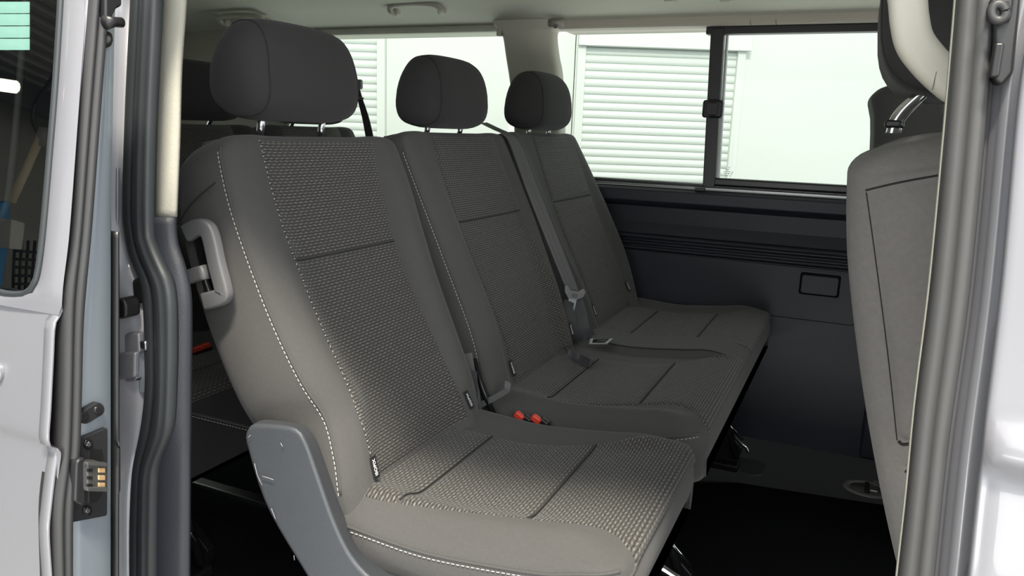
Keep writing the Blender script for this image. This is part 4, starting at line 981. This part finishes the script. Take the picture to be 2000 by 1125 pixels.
# roof handles
def roof_handle(x0, x1, y, z, label):
    t = empty('roof_handle', ((x0+x1)/2, y, z), label, 'handle', 'roof grab handles')
    L_ = x1-x0
    pth = smooth_path([(x0+.012, y+.004, z-.020), (x0+.004, y-.016, z-.012), (x0+.018, y-.030, z+.002), (x0+L_*.5, y-.036, z+.006), (x1-.018, y-.032, z+.000), (x1-.004, y-.016, z-.012), (x1-.012, y+.004, z-.020)], 48)
    loft('grip', sweep(pth, rrect(.0085, .0075, .005), (0, .5, 1)), CREAM, t)
    for xx in (x0+.010, x1-.010): box('mount', (xx, y+.006, z-.012), (.024, .030, .026), CREAM, t, bevel=.008)
    return t
roof_handle(-1.455, -1.262, 2.205, 1.288, 'cream roof handle above the far rear window')
roof_handle(-2.19, -1.98, 2.205, 1.272, 'cream roof handle partly hidden behind the nearest headrest')
for px_ in (1309, 1418):
    p = at(px_, -2, y=2.15); hk = box('coat_hook', p, (.032, .03, .018), CREAM, bevel=.007)
    tag(hk, 'small cream hook under the roof, %s' % ('nearer the pillar between the windows' if px_ < 1350 else 'nearer the front seat'), 'hook', 'roof hooks')
# floor anchor: oval ring with a bar in a well
an = empty('floor_anchor', tuple(at(1690, 956, z=0)), 'round metal floor anchor by the front seat', 'anchor')
ac = at(1693, 956, z=0.0)
def ell(rx, ry, z, n=40): return [ac+np.array([rx*math.cos(2*PI*k/n), ry*math.sin(2*PI*k/n), z]) for k in range(n)]
loft('anchor_ring', [ell(.060, .052, .001), ell(.058, .050, .005), ell(.048, .041, .005), ell(.044, .037, .0015)], new_mat('anchor_ring_plastic', (.16, .155, .14), .6, noise=.2, nscale=60), an, caps=False)
prism('anchor_well', ell(.044, .037, .0008), (0, 0, .0008), new_mat('anchor_well', (.09, .088, .08), .5), an, bevel=0)
box('anchor_bar', ac+np.array([.0, 0, .006]), (.012, .06, .008), BLKM, an, bevel=.002)
box('anchor_bar', ac+np.array([.016, 0, .005]), (.022, .034, .008), STEEL, an, bevel=.003)
FZ = new_mat('frayed_carpet_edge', (.22, .21, .19), .9); V, F = [], []
for k in range(40):
    t = random.uniform(-.3, 1.3); p = ac+np.array([(.060+random.uniform(0, .008))*math.cos(t), (.052+random.uniform(0, .008))*math.sin(t), .003]); v, f = box_v(p, (random.uniform(.003, .008), random.uniform(.002, .006), random.uniform(.002, .007))); n0 = len(V); V += v; F += [tuple(i+n0 for i in q) for q in f]
tag(mesh('frayed_edge', V, F, FZ, an, smooth=False), kind='stuff')

# ================================================================== OUTSIDE
fdv = RW.T[:, 2] if False else -RW[:, 2].copy(); fdv[2] = 0; fdv /= np.linalg.norm(fdv); rtv = np.array([fdv[1], -fdv[0], 0])
GZ = -.57
gr = box('ground', (0, 1, GZ-.05), (24, 24, .1), CONC, bevel=0); tag(gr, 'grey concrete yard and workshop floor', kind='structure')
DW = 5.0
def ow(u, d, z): return fdv*(DW-d)+rtv*u+np.array([0, 0, z])
def obox(name, u0, u1, d0, d1, z0, z1, mat, parent, bevel=.002):
    v = [ow(u, d, z) for u in (u0, u1) for d in (d0, d1) for z in (z0, z1)]
    return mesh(name, v, [(0, 1, 3, 2), (4, 6, 7, 5), (0, 4, 5, 1), (2, 3, 7, 6), (0, 2, 6, 4), (1, 5, 7, 3)], mat, parent, bevel=bevel, smooth=False)
wo = empty('wall_outside', tuple(ow(0, 0, GZ)), 'white rendered building wall beyond the van', kind='structure')
for a, b in ((-4.5, -.855), (-.85, .345), (.35, 4.5)): obox('panel', a, b, -.15, 0, GZ, 3.4, WALLW, wo)
def shutter(u0, u1, z1, label, rail):
    t = empty('roller_shutter', tuple(ow((u0+u1)/2, 0, GZ)), label, 'shutter', 'white roller shutters')
    obox('guide_rail', u0-rail, u0, 0, .06, GZ, z1, WALLW, t); obox('guide_rail', u1, u1+rail, 0, .06, GZ, z1, WALLW, t)
    obox('shutter_box', u0-rail, u1+rail+.02, 0, .10, z1, z1+.14, WALLW, t)
    K = 7; prof_ = [(0, .0)]; sec = [(.000, .002), (.006, .010), (.016, .0155), (.030, .0155), (.042, .010), (.0475, .004), (.0475, -.004), (.0, -.004)]
    first = None; n = int((z1-GZ)/.0485)
    for k in range(n):
        z = z1-(k+1)*.0485
        if first is None:
            rings = [[ow(u, .012+d, z+h) for h, d in sec] for u in (u0, u1)]
            first = loft('slat', rings, SLATW, t, smooth=False, bevel=0, auto=50)
            first.data.polygons.foreach_set('use_smooth', [True]*len(first.data.polygons)); z00 = z
            try: first.data.set_sharp_from_angle(angle=math.radians(50))
            except Exception: pass
        else:
            c = first.copy(); COL.objects.link(c); c.parent = t; c.location = Vector(first.location)+Vector((0, 0, z-z00))
    return t
shutter(.41, 1.36, 1.445, 'white roller shutter filling the far sliding window view', .05)
shutter(-2.1, -.90, 1.80, 'white roller shutter seen between the two nearest headrests', .05)
ru = ow(1.40, .10, 1.46)

# workshop to the rear on the near side (it mirrors in the door glass) --
XW = -4.6
def refl(px_, py_, X=XW):
    p = ondoor(px_, py_); d = ray(px_, py_); d = d/np.linalg.norm(d)
    n = np.array([0, -1.0, (yskin(p[2]+.01)-yskin(p[2]-.01))/.02]); n /= np.linalg.norm(n); r_ = d-2*(d@n)*n
    return p+r_*((X-p[0])/r_[0])
WSH = new_mat('workshop_wall_paint', (.26, .25, .21), .8, noise=.2, nscale=4)
WST = new_mat('workshop_steel_sheet', (.20, .19, .18), .6)
wsx = box('wall_workshop', (XW-.15, -2.6, .9), (.2, 5.2, 3.0), WSH, bevel=0); tag(wsx, 'workshop wall mirrored in the sliding door glass', kind='structure')
rfw = empty('workshop_roof', (XW, -2.6, 2.3), 'ribbed steel workshop roof mirrored in the door glass', 'roof'); 
pzr = refl(70, 180)
for k in range(26):
    x = XW+.06+.12*k
    if k == 0: f0 = box('roof_rib', (XW+.06, -2.9, pzr[2]+.05), (.07, 4.0, .05), WST, rfw, bevel=.004)
    else:
        c = f0.copy(); COL.objects.link(c); c.parent = rfw; c.location = Vector(f0.location)+Vector((.12*k, 0, .02*k))
box('roof_sheet', (XW+1.5, -2.9, pzr[2]+.38), (3.2, 4.0, .02), WST, rfw, bevel=0)
LAMP = bpy.data.materials.new('lit_tube'); LAMP.use_nodes = True
_b = LAMP.node_tree.nodes['Principled BSDF']; _b.inputs['Emission Color'].default_value = (1, .95, .6, 1); _b.inputs['Emission Strength'].default_value = 14
p1, p2 = refl(-8, 164, -3.6), refl(26, 169, -3.6); lt = tube('strip_light', resample([p1, p2], 4), .035, LAMP, n=10); tag(lt, 'lit workshop strip light mirrored in the door glass', 'lamp')
MINT = bpy.data.materials.new('bright_window'); MINT.use_nodes = True
_b = MINT.node_tree.nodes['Principled BSDF']; _b.inputs['Base Color'].default_value = (.3, .5, .4, 1); _b.inputs['Emission Color'].default_value = (.45, .85, .68, 1); _b.inputs['Emission Strength'].default_value = 5.5
ws = empty('workshop_window', tuple(refl(18, 60, -2.6)), 'mint green workshop window mirrored in the door glass', 'window')
for k in range(4):
    a, b, c, d = [refl(p_, q_, -2.6) for p_, q_ in ((-30, 2+k*24), (37, 2+k*24), (37, 24+k*24), (-30, 24+k*24))]; prism('pane', [a+(.02, 0, 0), b+(.02, 0, 0), c+(.02, 0, 0), d+(.02, 0, 0)], (.02, 0, 0), MINT, ws, bevel=0)
WOOD = new_mat('broom_handle_wood', (.50, .42, .28), .6); BLUE = new_mat('blue_enamel', (.02, .20, .42), .45)
br = empty('broom', tuple(refl(40, 400, XW+.75)), 'wooden pole above a blue machine, mirrored in the door glass', 'tool')
tube('pole', [refl(18, 395, XW+.75), refl(48, 330, XW+.75), refl(78, 262, XW+.75)], .021, WOOD, br, n=10)
tube('socket', [refl(74, 285, XW+.75), refl(84, 250, XW+.75)], .03, WST, br, n=10)
bm = prism('blue_machine', [refl(*p, XW+.3) for p in [(0, 395), (16, 392), (17, 430), (14, 480), (2, 560), (-40, 570), (-40, 400)]], (-.05, 0, 0), BLUE, bevel=.01); tag(bm, 'blue machine mirrored low in the door glass', 'machine')
bx = prism('carton', [refl(*p, XW+.45) for p in [(19, 428), (46, 436), (40, 488), (14, 486)]], (-.1, 0, 0), CREAM, bevel=.005); tag(bx, 'white carton mirrored in the door glass', 'carton')
rk = empty('steel_rack', tuple(refl(60, 520, XW+.3)), 'dark wire rack mirrored at the bottom of the door glass', 'rack')
for k in range(6):
    tube('rail', [refl(24, 490+k*16, XW+.3), refl(82, 494+k*15, XW+.3)], .010, BLKM, rk, n=6)
for k in range(5):
    tube('upright', [refl(26+k*13, 470, XW+.3), refl(22+k*12, 575, XW+.3)], .008, BLKM, rk, n=6)
bmx = box('beam', refl(60, 195, XW+.3), (.10, 4.0, .16), BLKM, bevel=.005); tag(bmx, 'dark steel beam under the workshop roof', 'beam')
tube('cable', smooth_path([refl(*p, XW+.35) for p in [(118, 120), (90, 165), (66, 200), (62, 240), (80, 268)]], 24), .012, BLK, bmx, n=6)
